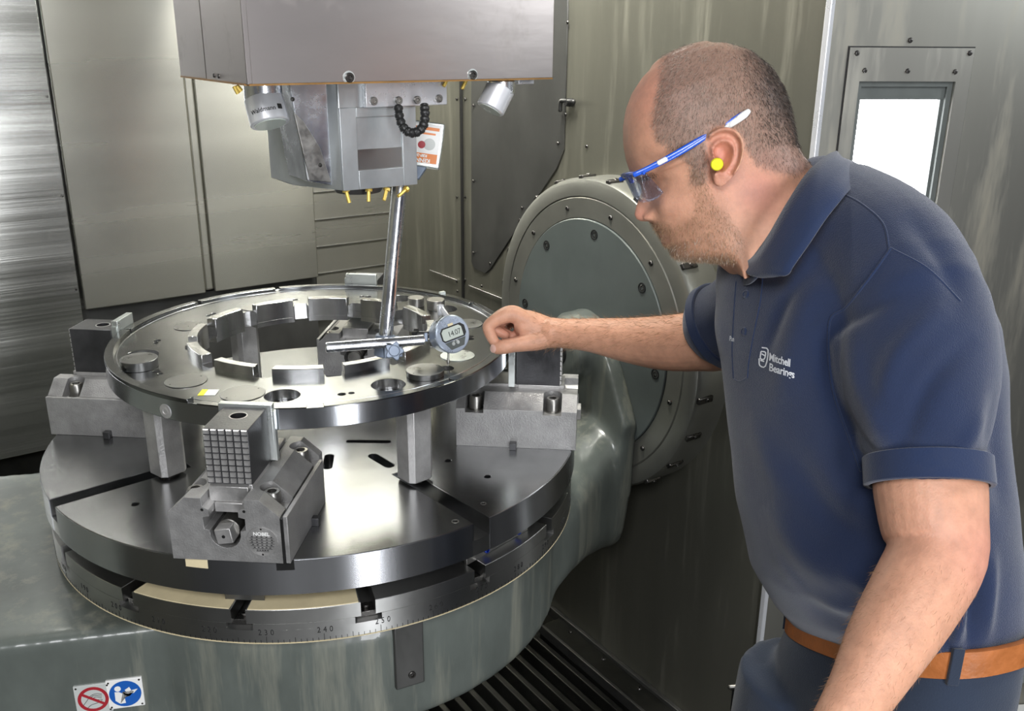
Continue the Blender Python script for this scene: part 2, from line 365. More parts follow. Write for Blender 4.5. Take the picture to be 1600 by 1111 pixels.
def dome_screw(parent, p, d, r, mat='bolt', name='screw'):
    bm = bmesh.new(); m = axis(p, d); lathe(bm, [(0, 0), (r, 0), (r, r * .35), (r * .75, r * .65), (r * .4, r * .7), (r * .35, r * .3), (0, r * .3)], 12, m)
    return obj(name, bm, mat, parent, smooth=False, autos='keep')

# ================================================================== SETTING
def sbox(name, x0, x1, y0, y1, z0, z1, mat, parent=None, bevel=0, top=True):
    bm = bmesh.new(); box(bm, x0, x1, y0, y1, z0, z1); o = obj(name, bm, mat, parent, bevel=bevel)
    if parent is None: tag(o, kind='structure')
    return o
fl = sbox('floor', -3.2, 3.2, -4, 1.6, -.05, 0, 'dark_steel')
# --- back wall
wb = sbox('wall_back', -2.4, .80, 1.17, 1.22, 0, 2.7, 'way')
sbox('lower_panel', -2.4, .75, 1.155, 1.17, .0, .60, 'dark_steel', wb)
sbox('recess_panel', -2.4, .47, 1.135, 1.17, .60, .935, 'cover_dark', wb)
for x0, x1, z0 in ((-2.4, -.218, .56), (.475, .745, .80)):
    sbox('way_cover_plate', x0, x1, 1.14 if x0 > 0 else 1.105, 1.17, z0, 2.7, 'panel_left' if x0 > 0 else 'way', wb, .001)
for x0, x1 in ((-.210, .117), (.143, .466)):
    bm = bmesh.new(); box(bm, x0, x1, 1.098, 1.118, .94, 2.7)
    obj('cover_panel', bm, 'panel_left', wb, bevel=.003)
sbox('panel_joint', .117, .143, 1.104, 1.14, .945, 2.7, 'panel_left', wb, .006)
for i in range(9):                                            # the lapped edges of the telescopic cover
    sbox('cover_lip', .476, .745, 1.134, 1.141, .94 + .085 * i, .9415 + .085 * i, 'cover_dark', wb)
for z in (1.0, 1.25, 1.5):
    for x in (-.225,): dome_screw(wb, (x, 1.100, z), (0, -1, 0), .003)
# --- right wall (carries the rotary drive)
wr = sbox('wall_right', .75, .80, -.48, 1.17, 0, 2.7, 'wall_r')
sbox('seam_strip', .746, .752, .697, .707, .82, 2.7, 'black', wr)
bm = bmesh.new()
pts = [onplane(x, y, 0, .75)[1:] for x, y in ((738, -60), (738, 409), (743, 420), (760, 427), (768, 420), (872, 262), (883, 232), (889, 12), (888, -60))]
prism(bm, [(p[0], p[1]) for p in pts], 0, .004, Matrix(((0, 0, -1, .75), (1, 0, 0, 0), (0, 1, 0, 0), (0, 0, 0, 1))))
obj('access_cover', bm, 'cover_dark', wr, bevel=.0012)
for x, y in ((714, 155), (727, 155), (714, 308), (727, 308), (714, 440), (727, 437), (740, 165), (740, 283), (740, 395), (766, 412), (816, 325), (872, 224), (884, 179), (887, 35), (917, 229), (753, 447), (715, 455)):
    dome_screw(wr, onplane(x, y, 0, .7445 if x > 738 and x < 890 else .7495), (-1, 0, 0), .0042)
for (x0, y0), (x1, y1) in (((672, 422), (714, 438)), ((733, 446), (785, 467))):
    a, b = onplane(x0, y0, 0, .745), onplane(x1, y1, 0, .745); bm = bmesh.new(); tube(bm, [a, b], .0022, 8, 1); obj('guide_rail', bm, 'ground', wr, smooth=True)
m_ = onplane(895, 160, 0, .75)
nz = thing('spray_nozzle', 'small black spray nozzle sticking out of the wall beside the cover plate', 'nozzle', m_)
bm = bmesh.new(); cyl(bm, .008, 0, .022, 10, axis((0, 0, 0), (-1, 0, 0)), ch=.001); cyl(bm, .011, .004, .012, 6, axis((0, 0, 0), (-1, 0, 0))); obj('nozzle_body', bm, 'rubber', nz)
bm = bmesh.new(); tube(bm, [(-.018, .0, .003), (-.018, .020, .003), (-.018, .024, -.008), (-.018, .024, -.018)], .0052, 8, 3); obj('elbow', bm, 'rubber', nz, smooth=True)
bm = bmesh.new(); tube(bm, [(-.016, -.005, .003), (-.016, -.022, .003)], .0062, 8, 1); obj('stub', bm, 'rubber', nz, smooth=True)
tr = sbox('trim_1', .744, .756, -.490, -.478, .12, 2.7, 'lamp_body', None, .002)
# --- door wall
ddir = nrm(A3(.887, -.462, 0)); dn = A3(-ddir[1], ddir[0], 0) * -1      # dn looks into the room
DO = A3(.760, -.492, 0)
dm = frame(DO, ddir, -dn, A3(0, 0, 1))                                  # local x along door, y away from the camera, z up
def ondoor(x, y, off=0.):
    d = ray(x, y); t = ((DO + dn * off - CAM) @ dn) / (d @ dn); q = CAM + d * t - DO; return q @ ddir, q[2]
wx0, wz1 = ondoor(1349, 158); wx1, _ = ondoor(1474, 163); wz0 = wz1 - .36
fx0, fz1 = ondoor(1327, 74); fx1, _ = ondoor(1522, 74)
gx0, gz1 = ondoor(1341, 127); gx1, _ = ondoor(1491, 129); 
ix0, ix1, iz1, iz0 = gx0, gx1, gz1, wz0 - .03
bm = bmesh.new()
for a in ((-.012, ix0, 0, 2.7), (ix1, 1.9, 0, 2.7), (ix0, ix1, 0, iz0), (ix0, ix1, iz1, 2.7)): box(bm, a[0], a[1], 0, .03, a[2], a[3])
bmesh.ops.remove_doubles(bm, verts=bm.verts[:], dist=1e-5); bmesh.ops.transform(bm, matrix=dm, verts=bm.verts[:])
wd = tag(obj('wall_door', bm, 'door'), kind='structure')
def fr(name, x0, x1, z0, z1, y0, y1, mat, par, w, bevel=.001):
    bm = bmesh.new()
    for a in ((x0, x0 + w, z0, z1), (x1 - w, x1, z0, z1), (x0 + w, x1 - w, z1 - w, z1), (x0 + w, x1 - w, z0, z0 + w)): box(bm, a[0], a[1], y0, y1, a[2], a[3])
    bmesh.ops.transform(bm, matrix=dm, verts=bm.verts[:]); return obj(name, bm, mat, par)
win = fr('window_1', ix0, ix1, iz0, iz1, .004, .028, 'gasket', None, .009); tag(win, kind='structure')
bm = bmesh.new()
for a in ((fx0, ix0, iz0 - .05, fz1), (ix1, fx1, iz0 - .05, fz1), (ix0, ix1, iz1, fz1), (ix0, ix1, iz0 - .05, iz0)): box(bm, a[0], a[1], -.004, 0, a[2], a[3])
bmesh.ops.transform(bm, matrix=dm, verts=bm.verts[:]); obj('frame_plate', bm, 'panel', win)
bm = bmesh.new(); e_ = .0022
for a in ((fx0 - e_, fx0, iz0 - .05, fz1), (fx1, fx1 + e_, iz0 - .05, fz1), (fx0 - e_, fx1 + e_, fz1, fz1 + e_)): box(bm, a[0], a[1], -.0008, 0, a[2], a[3])
bmesh.ops.transform(bm, matrix=dm, verts=bm.verts[:]); obj('plate_gap', bm, 'black', win)
bm = bmesh.new(); box(bm, ix0 + .008, ix1 - .008, .010, .020, wz1 + .002, iz1 - .008, dm); obj('blind_strip', bm, 'gasket', win)
bm = bmesh.new(); box(bm, ix0 + .008, ix1 - .008, .022, .026, wz0, wz1 + .003, dm); obj('pane', bm, 'glow', win)
bm = bmesh.new(); box(bm, wx1, ix1 - .008, .012, .022, wz0, wz1 + .003, dm); box(bm, ix0 + .008, wx0, .012, .022, wz0, wz1 + .003, dm); obj('gasket', bm, 'gasket', win)
for x, y in ((1337, 83), (1513, 83), (1349, 110), (1416, 111), (1490, 112), (1422, 63)):
    q = ondoor(x, y); p = DO + ddir * q[0] + A3(0, 0, q[1]) + dn * (.004 if y > 70 else 0); dome_screw(win, p, dn, .0045)
for y, hh, mt in ((1024, .004, 'alu'), (1054, .007, 'alu')):
    q = ondoor(1590, y); bm = bmesh.new(); box(bm, q[0] - .5, q[0] + .6, -.02, 0, q[1] - hh, q[1] + hh, dm); tag(obj('trim_2', bm, mt), kind='structure')
q = ondoor(1590, 1100); bm = bmesh.new(); box(bm, q[0] - .3, q[0] + .6, -.06, 0, q[1] - .12, q[1], dm); tag(obj('trim_3', bm, 'white', bevel=.003), kind='structure')
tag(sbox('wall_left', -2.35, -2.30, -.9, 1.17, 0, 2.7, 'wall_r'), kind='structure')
tag(sbox('ceiling', -2.35, .80, -.75, 1.17, 2.7, 2.75, 'cover_dark'), kind='structure')
# --- chip tray
ty = sbox('trim_4', -2.2, .75, -.62, 1.155, .0, .045, 'dark_steel')
for i in range(15):
    sbox('slat', .03 + .044 * i, .046 + .044 * i, -.58, .60, .045, .095, 'dark_steel', ty, .002)
lg = sbox('trim_5', .672, .75, -.50, .19, .045, .120, 'dark_steel', None, .003)
sbox('ledge_lip', .668, .676, -.50, .19, .10, .128, 'cover_dark', lg, .001); sbox('wall_lip', .738, .7495, -.48, .5, .10, .130, 'cover_dark', lg, .001)
for y in (.12, -.02, -.16, -.28, -.4): dome_screw(lg, (.724, y, .12), (0, 0, 1), .006)
# --- roller bracket at the door post
p0 = P(1172, 1080, 1.62)
rb = thing('roller_bracket', 'small black bracket with a steel pin low beside the door post', 'bracket', (p0[0], p0[1], 0))
bm = bmesh.new(); box(bm, -.025, .03, -.01, .02, 0, p0[2] + .01); obj('bracket_plate', bm, 'rubber', rb, bevel=.002)
bm = bmesh.new(); tube(bm, [A3(0, 0, p0[2] + .008) - RT * .035, A3(0, 0, p0[2] + .014) + RT * .03], .005, 8, 1); obj('pin', bm, 'bolt_bright', rb, smooth=True)
socket_screw(rb, A3(0, 0, p0[2] - .012) - FW * .02 + RT * .01, -FW, .007, .006, 'bolt_bright')

# ================================================================== ROTARY DRIVE ON THE RIGHT WALL
DC = A3(.66, .02, 1.005)
rd = thing('rotary_drive', 'large round grey flanged rotary drive on the stained wall behind the worker\'s hand', 'machine drive', DC)
mx = axis((0, 0, 0), (-1, 0, 0))
bm = bmesh.new(); lathe(bm, [(.318, -.09), (.356, -.09), (.356, -.012), (.352, -.004), (.344, 0), (.3165, 0), (.3155, -.004), (.3145, -.004)], 128, mx); obj('outer_flange', bm, 'ring_paint', rd, autos='keep')
bm = bmesh.new(); lathe(bm, [(.3145, -.03), (.3145, -.002), (.312, 0), (.269, 0), (.2685, -.004), (.2675, -.004)], 128, mx); obj('inner_flange', bm, 'ring_paint', rd, autos='keep')
bm = bmesh.new(); lathe(bm, [(.267, -.02), (.267, .001), (.265, .003), (0, .003)], 128, mx); obj('face_plate', bm, 'paint_dark', rd, autos='keep')
def dpt(r, a, h=0): return A3(-h, r * math.cos(math.radians(a)), r * math.sin(math.radians(a)))
for i in range(12): dome_screw(rd, dpt(.291, 14 + 30 * i, 0), (-1, 0, 0), .0058)
for i in range(8):
    p = dpt(.238, 5 + 45 * i, .003); bm = bmesh.new(); m = axis(p, (-1, 0, 0)); lathe(bm, [(.0115, 0), (.0115, .0012), (.009, .0012), (.008, -.004), (0, -.004)], 16, m); obj('counterbore', bm, 'black', rd)
    socket_screw(rd, p + A3(.003, 0, 0), (-1, 0, 0), .007, .004)
for i in range(24):
    a = 7.5 + 15 * i; m = frame(dpt(.352, a, -.035), A3(-1, 0, 0), nrm(A3(0, -math.sin(math.radians(a)), math.cos(math.radians(a)))), nrm(A3(0, math.cos(math.radians(a)), math.sin(math.radians(a)))))
    bm = bmesh.new(); box(bm, -.012, .028, -.007, .007, -.002, .009, m); obj('clamp_lug', bm, 'bolt', rd, bevel=.002)
    dome_screw(rd, dpt(.360, a, -.030), dpt(1, a), .005)

# ================================================================== CAST CRADLE
nn = A3(math.cos(math.radians(-112)), math.sin(math.radians(-112)), 0); tt = A3(nn[1], -nn[0], 0)
bm = bmesh.new()
cyl(bm, .455, .60, .794, 96, ch=.012)
c0, c1 = nn * .375 - tt * .12, nn * .375 + tt * 1.5
prism(bm, [c[:2] for c in (c0, c1, c1 - nn * .62, c0 - nn * .62)], .15, .790)
loft(bm, [(A3(x, (y0 + y1) / 2, (z0 + z1) / 2), A3(0, (y1 - y0) / 2, 0), A3(0, 0, (z1 - z0) / 2), e) for x, y0, y1, z0, z1, e in
          ((.05, -.42, .42, .60, .79, 6), (.30, -.34, .38, .600, .79, 6), (.42, -.265, .32, .580, .79, 5), (.52, -.200, .26, .545, .81, 4.5), (.60, -.165, .215, .52, .84, 4), (.65, -.160, .215, .51, .86, 4))], 64)
apoly = [(-.06, 1.055), (-.115, .97), (-.172, .855), (-.165, .685), (-.134, .55), (-.05, .49), (.1, .49), (.18, .6), (.19, .86), (.13, .97), (.07, 1.055)]
prism(bm, apoly, .0, .045, Matrix(((0, 0, -1, .662), (1, 0, 0, 0), (0, 1, 0, 0), (0, 0, 0, 1))))
cyl(bm, .088, -.02, .085, 48, axis((.66, .012, .985), (-1, 0, 0)), r2=.070, ch=.01)
cyl(bm, .30, .15, .62, 64, axis((-.12, .1, 0), (0, 0, 1)))
me = remeshed(bm, .009, 7)
cr = link('cradle', me, 'paint'); cr.name = 'table_cradle'
tag(cr, 'big grey green cast cradle that carries the round table', 'machine base')
a0 = -97.8; m = frame(pol(.455, a0, .0), nrm(pol(1, a0 + 90)), nrm(pol(1, a0)), A3(0, 0, 1))
bm = bmesh.new(); box(bm, -.024, .024, -.012, .0065, .675, .79, m); obj('guide_block', bm, 'cover_dark', cr, bevel=.002)
socket_screw(cr, pol(.461, a0 + .3, .697), pol(1, a0), .006, .004)
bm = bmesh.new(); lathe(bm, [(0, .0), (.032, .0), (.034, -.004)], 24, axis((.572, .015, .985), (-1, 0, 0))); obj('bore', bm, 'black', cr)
# safety signs
def sign_frame(x, y, off):
    d = ray(x, y); t = (off - CAM @ nn) / (d @ nn); return CAM + d * t
def plate_sign(name, label, x, y, w, tilt=0.):
    p = sign_frame(x, y, .3775); m = frame((0, 0, 0), -tt, A3(0, 0, 1), nn)
    t = thing(name, label, 'sign', p); t.rotation_euler = m.to_euler(); return t
def onsign(bm, z0, z1, pts): prism(bm, pts, z0, z1)
s1 = plate_sign('safety_sign', 'square white sign with blue disc showing a person reading a manual', 196, 1083, .05)
W = .0265
bm = bmesh.new(); box(bm, -W, W, -W, W, -.006, .001); obj('sign_plate', bm, 'white', s1, bevel=.001)
bm = bmesh.new(); cyl(bm, .0235, .001, .0013, 48); obj('blue_disc', bm, 'blue', s1)
bm = bmesh.new(); cyl(bm, .0048, .0013, .0016, 20, Matrix.Translation((-.010, .0105, 0)))
onsign(bm, .0013, .0016, [(-.015, .005), (-.009, .0045), (-.004, .001), (.002, -.004), (.006, -.005), (.013, .002), (.011, .0045), (.005, -.001), (.001, .000), (-.003, .004), (-.002, -.002), (-.001, -.017), (-.009, -.0175), (-.0155, -.011)][::-1])
onsign(bm, .0013, .0016, [(.000, .007), (.007, .0115), (.0095, .005), (.003, .0005)][::-1]); onsign(bm, .0013, .0016, [(.0105, .0052), (.019, .0065), (.0125, -.0005), (.0045, .0002)][::-1])
obj('pictogram', bm, 'white', s1)
for sx in (-1, 1):
    for sy in (-1, 1): dome_screw(s1, (sx * .0225, sy * .0225, .001), (0, 0, 1), .0016)
s2 = plate_sign('safety_sign', 'square grey sign with red barred circle over a grasping hand', 146, 1092, .05)
bm = bmesh.new(); box(bm, -W, W, -W, W, -.006, .0008); obj('sign_plate', bm, 'pale', s2, bevel=.001)
bm = bmesh.new(); lathe(bm, [(.0175, .0008), (.0175, .0012), (.0225, .0012), (.0225, .0008)], 48)
m = Matrix.Rotation(math.radians(-35), 4, 'Z'); box(bm, -.019, .019, -.0022, .0022, .0008, .0013, m); obj('red_bar_circle', bm, 'red', s2)
bm = bmesh.new()
for ln in ([(-.016, -.010), (-.009, -.001), (-.004, .006), (.004, .0095), (.013, .0075)], [(-.004, .003), (.002, .0065), (.013, .0045)], [(-.001, -.001), (.003, .0035), (.012, .0015)], [(-.011, -.016), (-.004, -.010), (.004, -.008), (.011, -.005), (.012, -.002), (.004, -.002)]):
    tube(bm, [(a, b, .0009) for a, b in ln], .0004, 5, 3)
obj('hand_outline', bm, 'ink', s2)
for sx in (-1, 1):
    for sy in (-1, 1): dome_screw(s2, (sx * .0225, sy * .0225, .0008), (0, 0, 1), .0016)

# ================================================================== ROTARY TABLE WITH SCALE
ZB, Z1 = .8035, .860
tsl = [-83.3 - 22.5 * k for k in range(16)]
def slotted(R, wid, depth_r, nseg=3):
    out = []; hw = math.degrees(math.asin(wid / 2 / R)); 
    for a in sorted(tsl):
        out += [tuple(pol(R, a - 11.25 + (11.25 - hw) * i / nseg)[:2]) for i in range(nseg + 1)]
        u, v = pol(1, a), pol(1, a + 90)
        out += [tuple((u * depth_r - v * wid / 2)[:2]), tuple((u * depth_r + v * wid / 2)[:2])]
        out += [tuple(pol(R, a + hw + (11.25 - hw) * i / nseg)[:2]) for i in range(nseg)]
    return out
rt = thing('rotary_table', 'round graduated machine table with slotted rim numbered in degrees', 'machine table', (0, 0, 0))
bm = join_meshes([flat([slotted(.480, .022, .12, 4)], .836, Z1, .0006), flat([slotted(.480, .040, .14, 4)], .8255, .836)])
obj('slotted_top', bm, 'scale', rt, autos='keep')
bm = bmesh.new(); lathe(bm, [(0, .8255), (.48, .8255), (.48, ZB + .001), (.478, ZB), (0, ZB)], 192); obj('graduated_rim', bm, 'scale', rt, autos='keep')
bm = bmesh.new(); lathe(bm, [(.478, ZB), (.4803, ZB - .0004), (.4803, ZB - .0012), (.46, ZB - .003)], 160); obj('oil_line', bm, 'cream', rt, autos='keep')
for a in (-117.05, -139.55):
    o = obj('cream_segment', arcseg(.405, .479, a - 9.6, a + 9.6, Z1, Z1 + .0012, 16), 'cream', rt)  # cream-coloured arcs on the table top between the slots
bm = bmesh.new()
for k in range(-205, -40):
    L = .012 if k % 10 == 0 else (.009 if k % 5 == 0 else .0058)
    a = -123.7 + (k + 130) * 1.0
    m = frame(pol(.4801, a, ZB), nrm(pol(1, a + 90)), nrm(pol(1, a)), A3(0, 0, 1)); box(bm, -.0004, .0004, -.0006, .00025, .0008, L, m)
tag(obj('tick_marks', bm, 'ink', rt), kind='stuff')
for num in range(160, 331, 10):
    a = -123.7 + (num - 230) * 1.02; me = text_mesh(str(num), .0125, .0002, 1.7)
    co = np.empty(len(me.vertices) * 3); me.vertices.foreach_get('co', co); co = co.reshape(-1, 3)
    aa = math.radians(a) + co[:, 0] * .85 / .48; rr = .4803 + co[:, 2]
    new = np.c_[rr * np.cos(aa), rr * np.sin(aa), ZB + .0185 + co[:, 1] * 1.1]; me.vertices.foreach_set('co', new.ravel())
    me.transform(Matrix.Identity(4)); link('numeral', me, 'ink', rt)
for a in tsl:
    if -200 < a < -50:
        bm = bmesh.new(); m = frame(pol(.455, a, .8255), nrm(pol(1, a)), nrm(pol(1, a + 90)), A3(0, 0, 1)); box(bm, -.012, .012, -.016, .016, 0, .009, m); cyl(bm, .006, .009, .014, 10, m); obj('slot_nut', bm, 'bolt', rt, bevel=.0008)
# spacer and clamp bars between table and plate
bm = bmesh.new(); cyl(bm, .37, Z1 + .0012, .888, 96); tag(obj('spacer_plate', bm, 'cover_dark', None), 'dark round spacer hidden between the graduated table and the slotted plate', 'spacer')
for i, (a, w, lb) in enumerate(((-75.5, .150, 'steel clamp bar with blue screws between plate and table, at the plate slot'), (-128, .06, 'short dark clamp bar under the front jaw between plate and table'))):
    cb = thing('clamp_bar', lb, 'clamp bar', pol(.438, a, Z1), math.radians(a + 90))
    bm = bmesh.new(); prism(bm, [(-w / 2, -.018), (-w / 2 + .012, .016), (w / 2 - .012, .016), (w / 2, -.018)][::-1], .0, .018); obj('bar', bm, 'bolt_bright' if i == 0 else 'cover_dark', cb, bevel=.001)
    if i == 0:
        for x in (-.030, .048): socket_screw(cb, A3(x, -.0165, .009), A3(0, -1, 0), .005, .006, 'screw_blue')
        me = text_mesh('BLANC', .008, .0001); link('engraved_word', me, 'ink', cb).matrix_local = frame(A3(-.053, -.0172, .009), A3(1, 0, 0), A3(0, 0, 1), A3(0, -1, 0))

# ================================================================== SLOTTED CLAMPING PLATE
ZP0, ZPM, ZP = .888, .915, .9453
psl = [-83.3, -173.3, 6.7, 96.7]; RP = .484
def plate_outline():
    out = []; hw = math.degrees(math.asin(.015 / RP))
    for a in sorted([x if x > -180 else x + 360 for x in psl]):
        out += [tuple(pol(RP, a - 45 + (45 - hw) * i / 26)[:2]) for i in range(27)]
        u, v = pol(1, a), pol(1, a + 90)
        out += [tuple((u * .262 - v * .015)[:2]), tuple((u * .262 + v * .015)[:2])]
        out += [tuple(pol(RP, a + hw + (45 - hw) * i / 26)[:2]) for i in range(26)]
    return out
def oblong(r, a, l, w, rot):
    c = pol(r, a)[:2]; out = []
    for s in (1, -1):
        for i in range(9):
            t = math.radians(rot) + (0 if s > 0 else PI) + math.radians(-90 + 180 * i / 8)
            out.append((c[0] + s * l / 2 * math.cos(math.radians(rot)) + w / 2 * math.cos(t), c[1] + s * l / 2 * math.sin(math.radians(rot)) + w / 2 * math.sin(t)))
    return out
holes = [oblong(.165, -109, .045, .016, 62), oblong(.205, -83, .05, .018, -83), oblong(.125, -70, .07, .013, -35), oblong(.20, 20, .06, .014, -40), oblong(.2, 140, .05, .014, 30)]
holes += [circ(*pol(r, a)[:2], .0062, 14) for r, a in ((.395, -160.4), (.388, -67.8), (.295, -65.5), (.40, -10), (.40, 110), (.1, -150))]
pl = thing('clamping_plate', 'round slotted steel clamping plate on which jaws and posts stand', 'clamping plate', (0, 0, 0))
me = flat([plate_outline()] + holes, ZPM, ZP, .0008)
# lower slot: wider than its mouth, as in a T-slot
link('top_layer', me, 'plate', pl)
bm = bmesh.new(); lathe(bm, [(0, ZPM), (RP, ZPM), (RP, ZP0 + .001), (RP - .001, ZP0), (0, ZP0)], 192); obj('bottom_layer', bm, 'ground', pl, autos='keep')
for a0, a1 in ((-171.2, -85.4), (-81.3, 4.6), (8.8, 94.7), (98.8, 184.6)):
    bm = bmesh.new(); prism(bm, arc(RP + .0006, a0, a1, 60) + arc(RP - .001, a1, a0, 60), ZP0 + .0005, ZP - .0012); o = obj('rim_band', bm, 'edge', pl, autos=True)
for a0, a1 in ((-120.8, -117.8), (-136.5, -132.5)):      # bright key slots in the rim below the front jaw
    obj('rim_key', arcseg(RP - .02, RP + .0012, a0, a1, ZP - .016, ZP - .0005, 4), 'black' if a0 > -125 else 'cream', pl)
for r, a, R_ in ((.461, -87.3, .006), (.445, -78.5, .005)):
    bm = bmesh.new(); lathe(bm, [(R_ * .7, 0), (R_ * .7, .0004), (R_, .0004), (R_, 0)], 20, Matrix.Translation(pol(r, a, ZP))); obj('punched_ring', bm, 'bolt_bright', pl)

# ================================================================== SUPPORT POSTS
def post(r, a, label, rz=0, h0=ZP, w=.024):
    t = thing('support_post', label, 'support post', pol(r, a, h0), math.radians(a + rz), 'square posts carrying the ring')
    bm = bmesh.new(); c = .008
    prism(bm, [(-w, -w + c), (-w + c, -w), (w - c, -w), (w, -w + c), (w, w - c), (w - c, w), (-w + c, w), (-w, w - c)], .006, 1.0925 - h0); obj('column', bm, 'jaw_light', t, bevel=.0006)
    bm = bmesh.new(); cyl(bm, .017, 0, .006, 20); obj('foot', bm, 'bolt', t)
    return t
post(.302, -170.3, 'square steel post under the ring left of the front jaw', 8)
post(.303, -82.5, 'square steel post under the ring at the right end of the plate slot')
post(.305, 96.7, 'square steel post at the back, seen through the ring opening')
post(.305, 6.7, 'square steel post at the back right, hidden below the ring and indicator', 0)

# ================================================================== CLAMPING JAWS
def build_jaw(label):
    t = thing('clamping_jaw', label, 'clamping jaw', (0, 0, ZP), 0, 'jaws around the bearing ring')
    # local: x radial out, y tangential, z up
    arcp = [(.022 * math.cos(math.radians(a)), .043 + .022 * math.sin(math.radians(a))) for a in range(190, 351, 20)]
    pr = [(-.080, 0), (-.080, .073), (-.054, .098), (-.030, .098), (-.030, .085), (-.021, .080), (-.021, .070), (-.030, .068), (-.030, .050), (-.022, .048)] + arcp + [(.022, .048), (.030, .050), (.030, .068), (.021, .070), (.021, .080), (.030, .085), (.030, .098), (.052, .098), (.080, .073), (.080, 0)]
    bm = bmesh.new(); prism(bm, pr[::-1], .270, .487, Matrix(((0, 0, 1, 0), (1, 0, 0, 0), (0, 1, 0, 0), (0, 0, 0, 1))))
    cut = bmesh.new()
    for x in (.303, .443):
        for y in (-.056, .056):
            sg = 1 if y > 0 else -1; half = [(x + .0165 * math.cos(PI * i / 12), y - sg * .0165 * math.sin(PI * i / 12)) for i in range(13)]
            prism(cut, half + [(x - .0165, y + sg * .05), (x + .0165, y + sg * .05)], .0655, .15)
    for x in (.345, .40): pass
    bm = boolean_cut(bm, cut)
    obj('base', bm, 'jaw', t, bevel=.0010, seg=1)
    bm = bmesh.new()
    for s in (-1, 1): box(bm, .335, .41, s * .0555 - .0245, s * .0555 + .0245, .088, .104) if False else None
    bm.free()
    for x in (.303, .443):
        for y in (-.056, .056):
            socket_screw(t, A3(x, y, .0655), A3(0, 0, 1), .0122, .025, 'bolt_bright', 'screw', 20)
            bm = bmesh.new(); lathe(bm, [(.0122, .0656), (.0155, .0656), (.0155, .0670), (.0122, .0670)], 20, Matrix.Translation((x, y, 0))); obj('washer', bm, 'bolt_bright', t)
    # sliding carriage and threaded spindle
    bm = bmesh.new(); box(bm, .275, .466, -.0205, .0205, .066, .0805); box(bm, .290, .462, -.0285, .0285, .0805, .104); obj('slide', bm, 'jaw_light', t, bevel=.001)
    sd = bmesh.new(); m = axis((.27, 0, .043), (1, 0, 0)); lathe(sd, [(0, 0), (.014, 0)] + sum([[(.014, .012 * i + .002), (.016, .012 * i + .004), (.016, .012 * i + .008), (.014, .012 * i + .010)] for i in range(16)], []) + [(.0135, .199), (0, .199)], 20, m)
    so = obj('threaded_spindle', sd, 'bolt_bright', t, autos='keep')
    bm = bmesh.new(); cyl(bm, .0165, .170, .205, 24, axis((.27, 0, .043), (1, 0, 0)), ch=.001); obj('collar_ring', bm, 'bolt_bright', so, autos=True)
    bm = bmesh.new(); R_ = Matrix.Rotation(math.radians(9), 4, 'X'); box(bm, -.012, .026, -.0115, .0115, -.0115, .0115, Matrix.Translation((.468, 0, .043)) @ R_); obj('square_drive', bm, 'jaw_light', so, bevel=.001)
    bm = bmesh.new(); cyl(bm, .0025, 0, .0004, 10, axis((.4942, 0, .043), (1, 0, 0))); obj('centre_mark', bm, 'black', so)
    # top jaw: block with bolt bore and serrated gripping face
    cut = bmesh.new(); cyl(cut, .0125, .14, .25, 24, Matrix.Translation((.405, .002, 0)))
    bm = bmesh.new(); box(bm, .374, .454, -.032, .033, .104, .1885); bm = boolean_cut(bm, cut); tj = obj('top_jaw', bm, 'jaw_dark', t, bevel=.0008, seg=1)
    bm = bmesh.new(); box(bm, .378, .4535, -.0315, .0325, .080, .1045); obj('top_jaw_foot', bm, 'jaw_light', t, bevel=.001)
    bm = bmesh.new(); lathe(bm, [(.0115, 0), (.0115, .0003), (.0132, .0003), (.0132, 0)], 24, Matrix.Translation((.405, .002, .1885))); obj('bore_edge', bm, 'jaw_light', tj)
    tooth = None
    for i in range(6):
        for j in range(9):
            y, z = -.0266 + i * .01085, .1100 + j * .0093
            if tooth is None:
                bm = bmesh.new(); lo = [bm.verts.new((0, sy * .0043, sz * .0037)) for sy, sz in ((-1, -1), (1, -1), (1, 1), (-1, 1))]; hi = [bm.verts.new((.0024, sy * .0034, sz * .0028)) for sy, sz in ((-1, -1), (1, -1), (1, 1), (-1, 1))]
                bm.faces.new(hi)
                for q in range(4): bm.faces.new((lo[q], lo[(q + 1) % 4], hi[(q + 1) % 4], hi[q]))
                o = obj('serration', bm, 'jaw_light', tj); tooth = o.data
            else:
                o = bpy.data.objects.new('serration', tooth); C.objects.link(o); o.parent = tj
            o.location = (.4541, y, z)
    # side keys
    for s in (-1, 1):
        bm = bmesh.new(); box(bm, .368, .380, s * .080 if s > 0 else -.092, .101 if s > 0 else -.080, .0, .013); obj('side_key', bm, 'jaw_dark', t, bevel=.0006)
    bm = bmesh.new(); box(bm, .40, .4878, .0800, .0835, .0, .071); obj('gap_strip', bm, 'black', t)
    bm = bmesh.new(); box(bm, .300, .4860, .0835, .0900, .0, .074); obj('side_plate', bm, 'jaw', t, bevel=.0008)
    # round rating plate on the outer face
    npl = bmesh.new(); cyl(npl, .0225, 0, .0008, 36, axis((.4872, .052, .034), (1, 0, 0))); no = obj('rating_plate', npl, 'jaw_light', t)
    mt = frame(A3(.4882, .052, .034), A3(0, 1, 0), A3(0, 0, 1), A3(1, 0, 0))
    me = text_mesh('NOBEL', .0075, .00008, 1.0, .0002); me.transform(mt @ Matrix.Translation((0, .012, 0))); link('plate_word', me, 'white', no)
    bm = bmesh.new()
    for q in range(6):
        w = .018 * math.sqrt(max(.05, 1 - ((q - 1.2) / 4.4) ** 2)); box(bm, -w, w, .0058 - q * .0042 - .0003, .0058 - q * .0042 + .0003, 0, .0001)
        for k in range(5): x = -w + (k + .5) * w * .4; box(bm, x - .0012, x + .0014, .0070 - q * .0042, .0084 - q * .0042, 0, .0001)
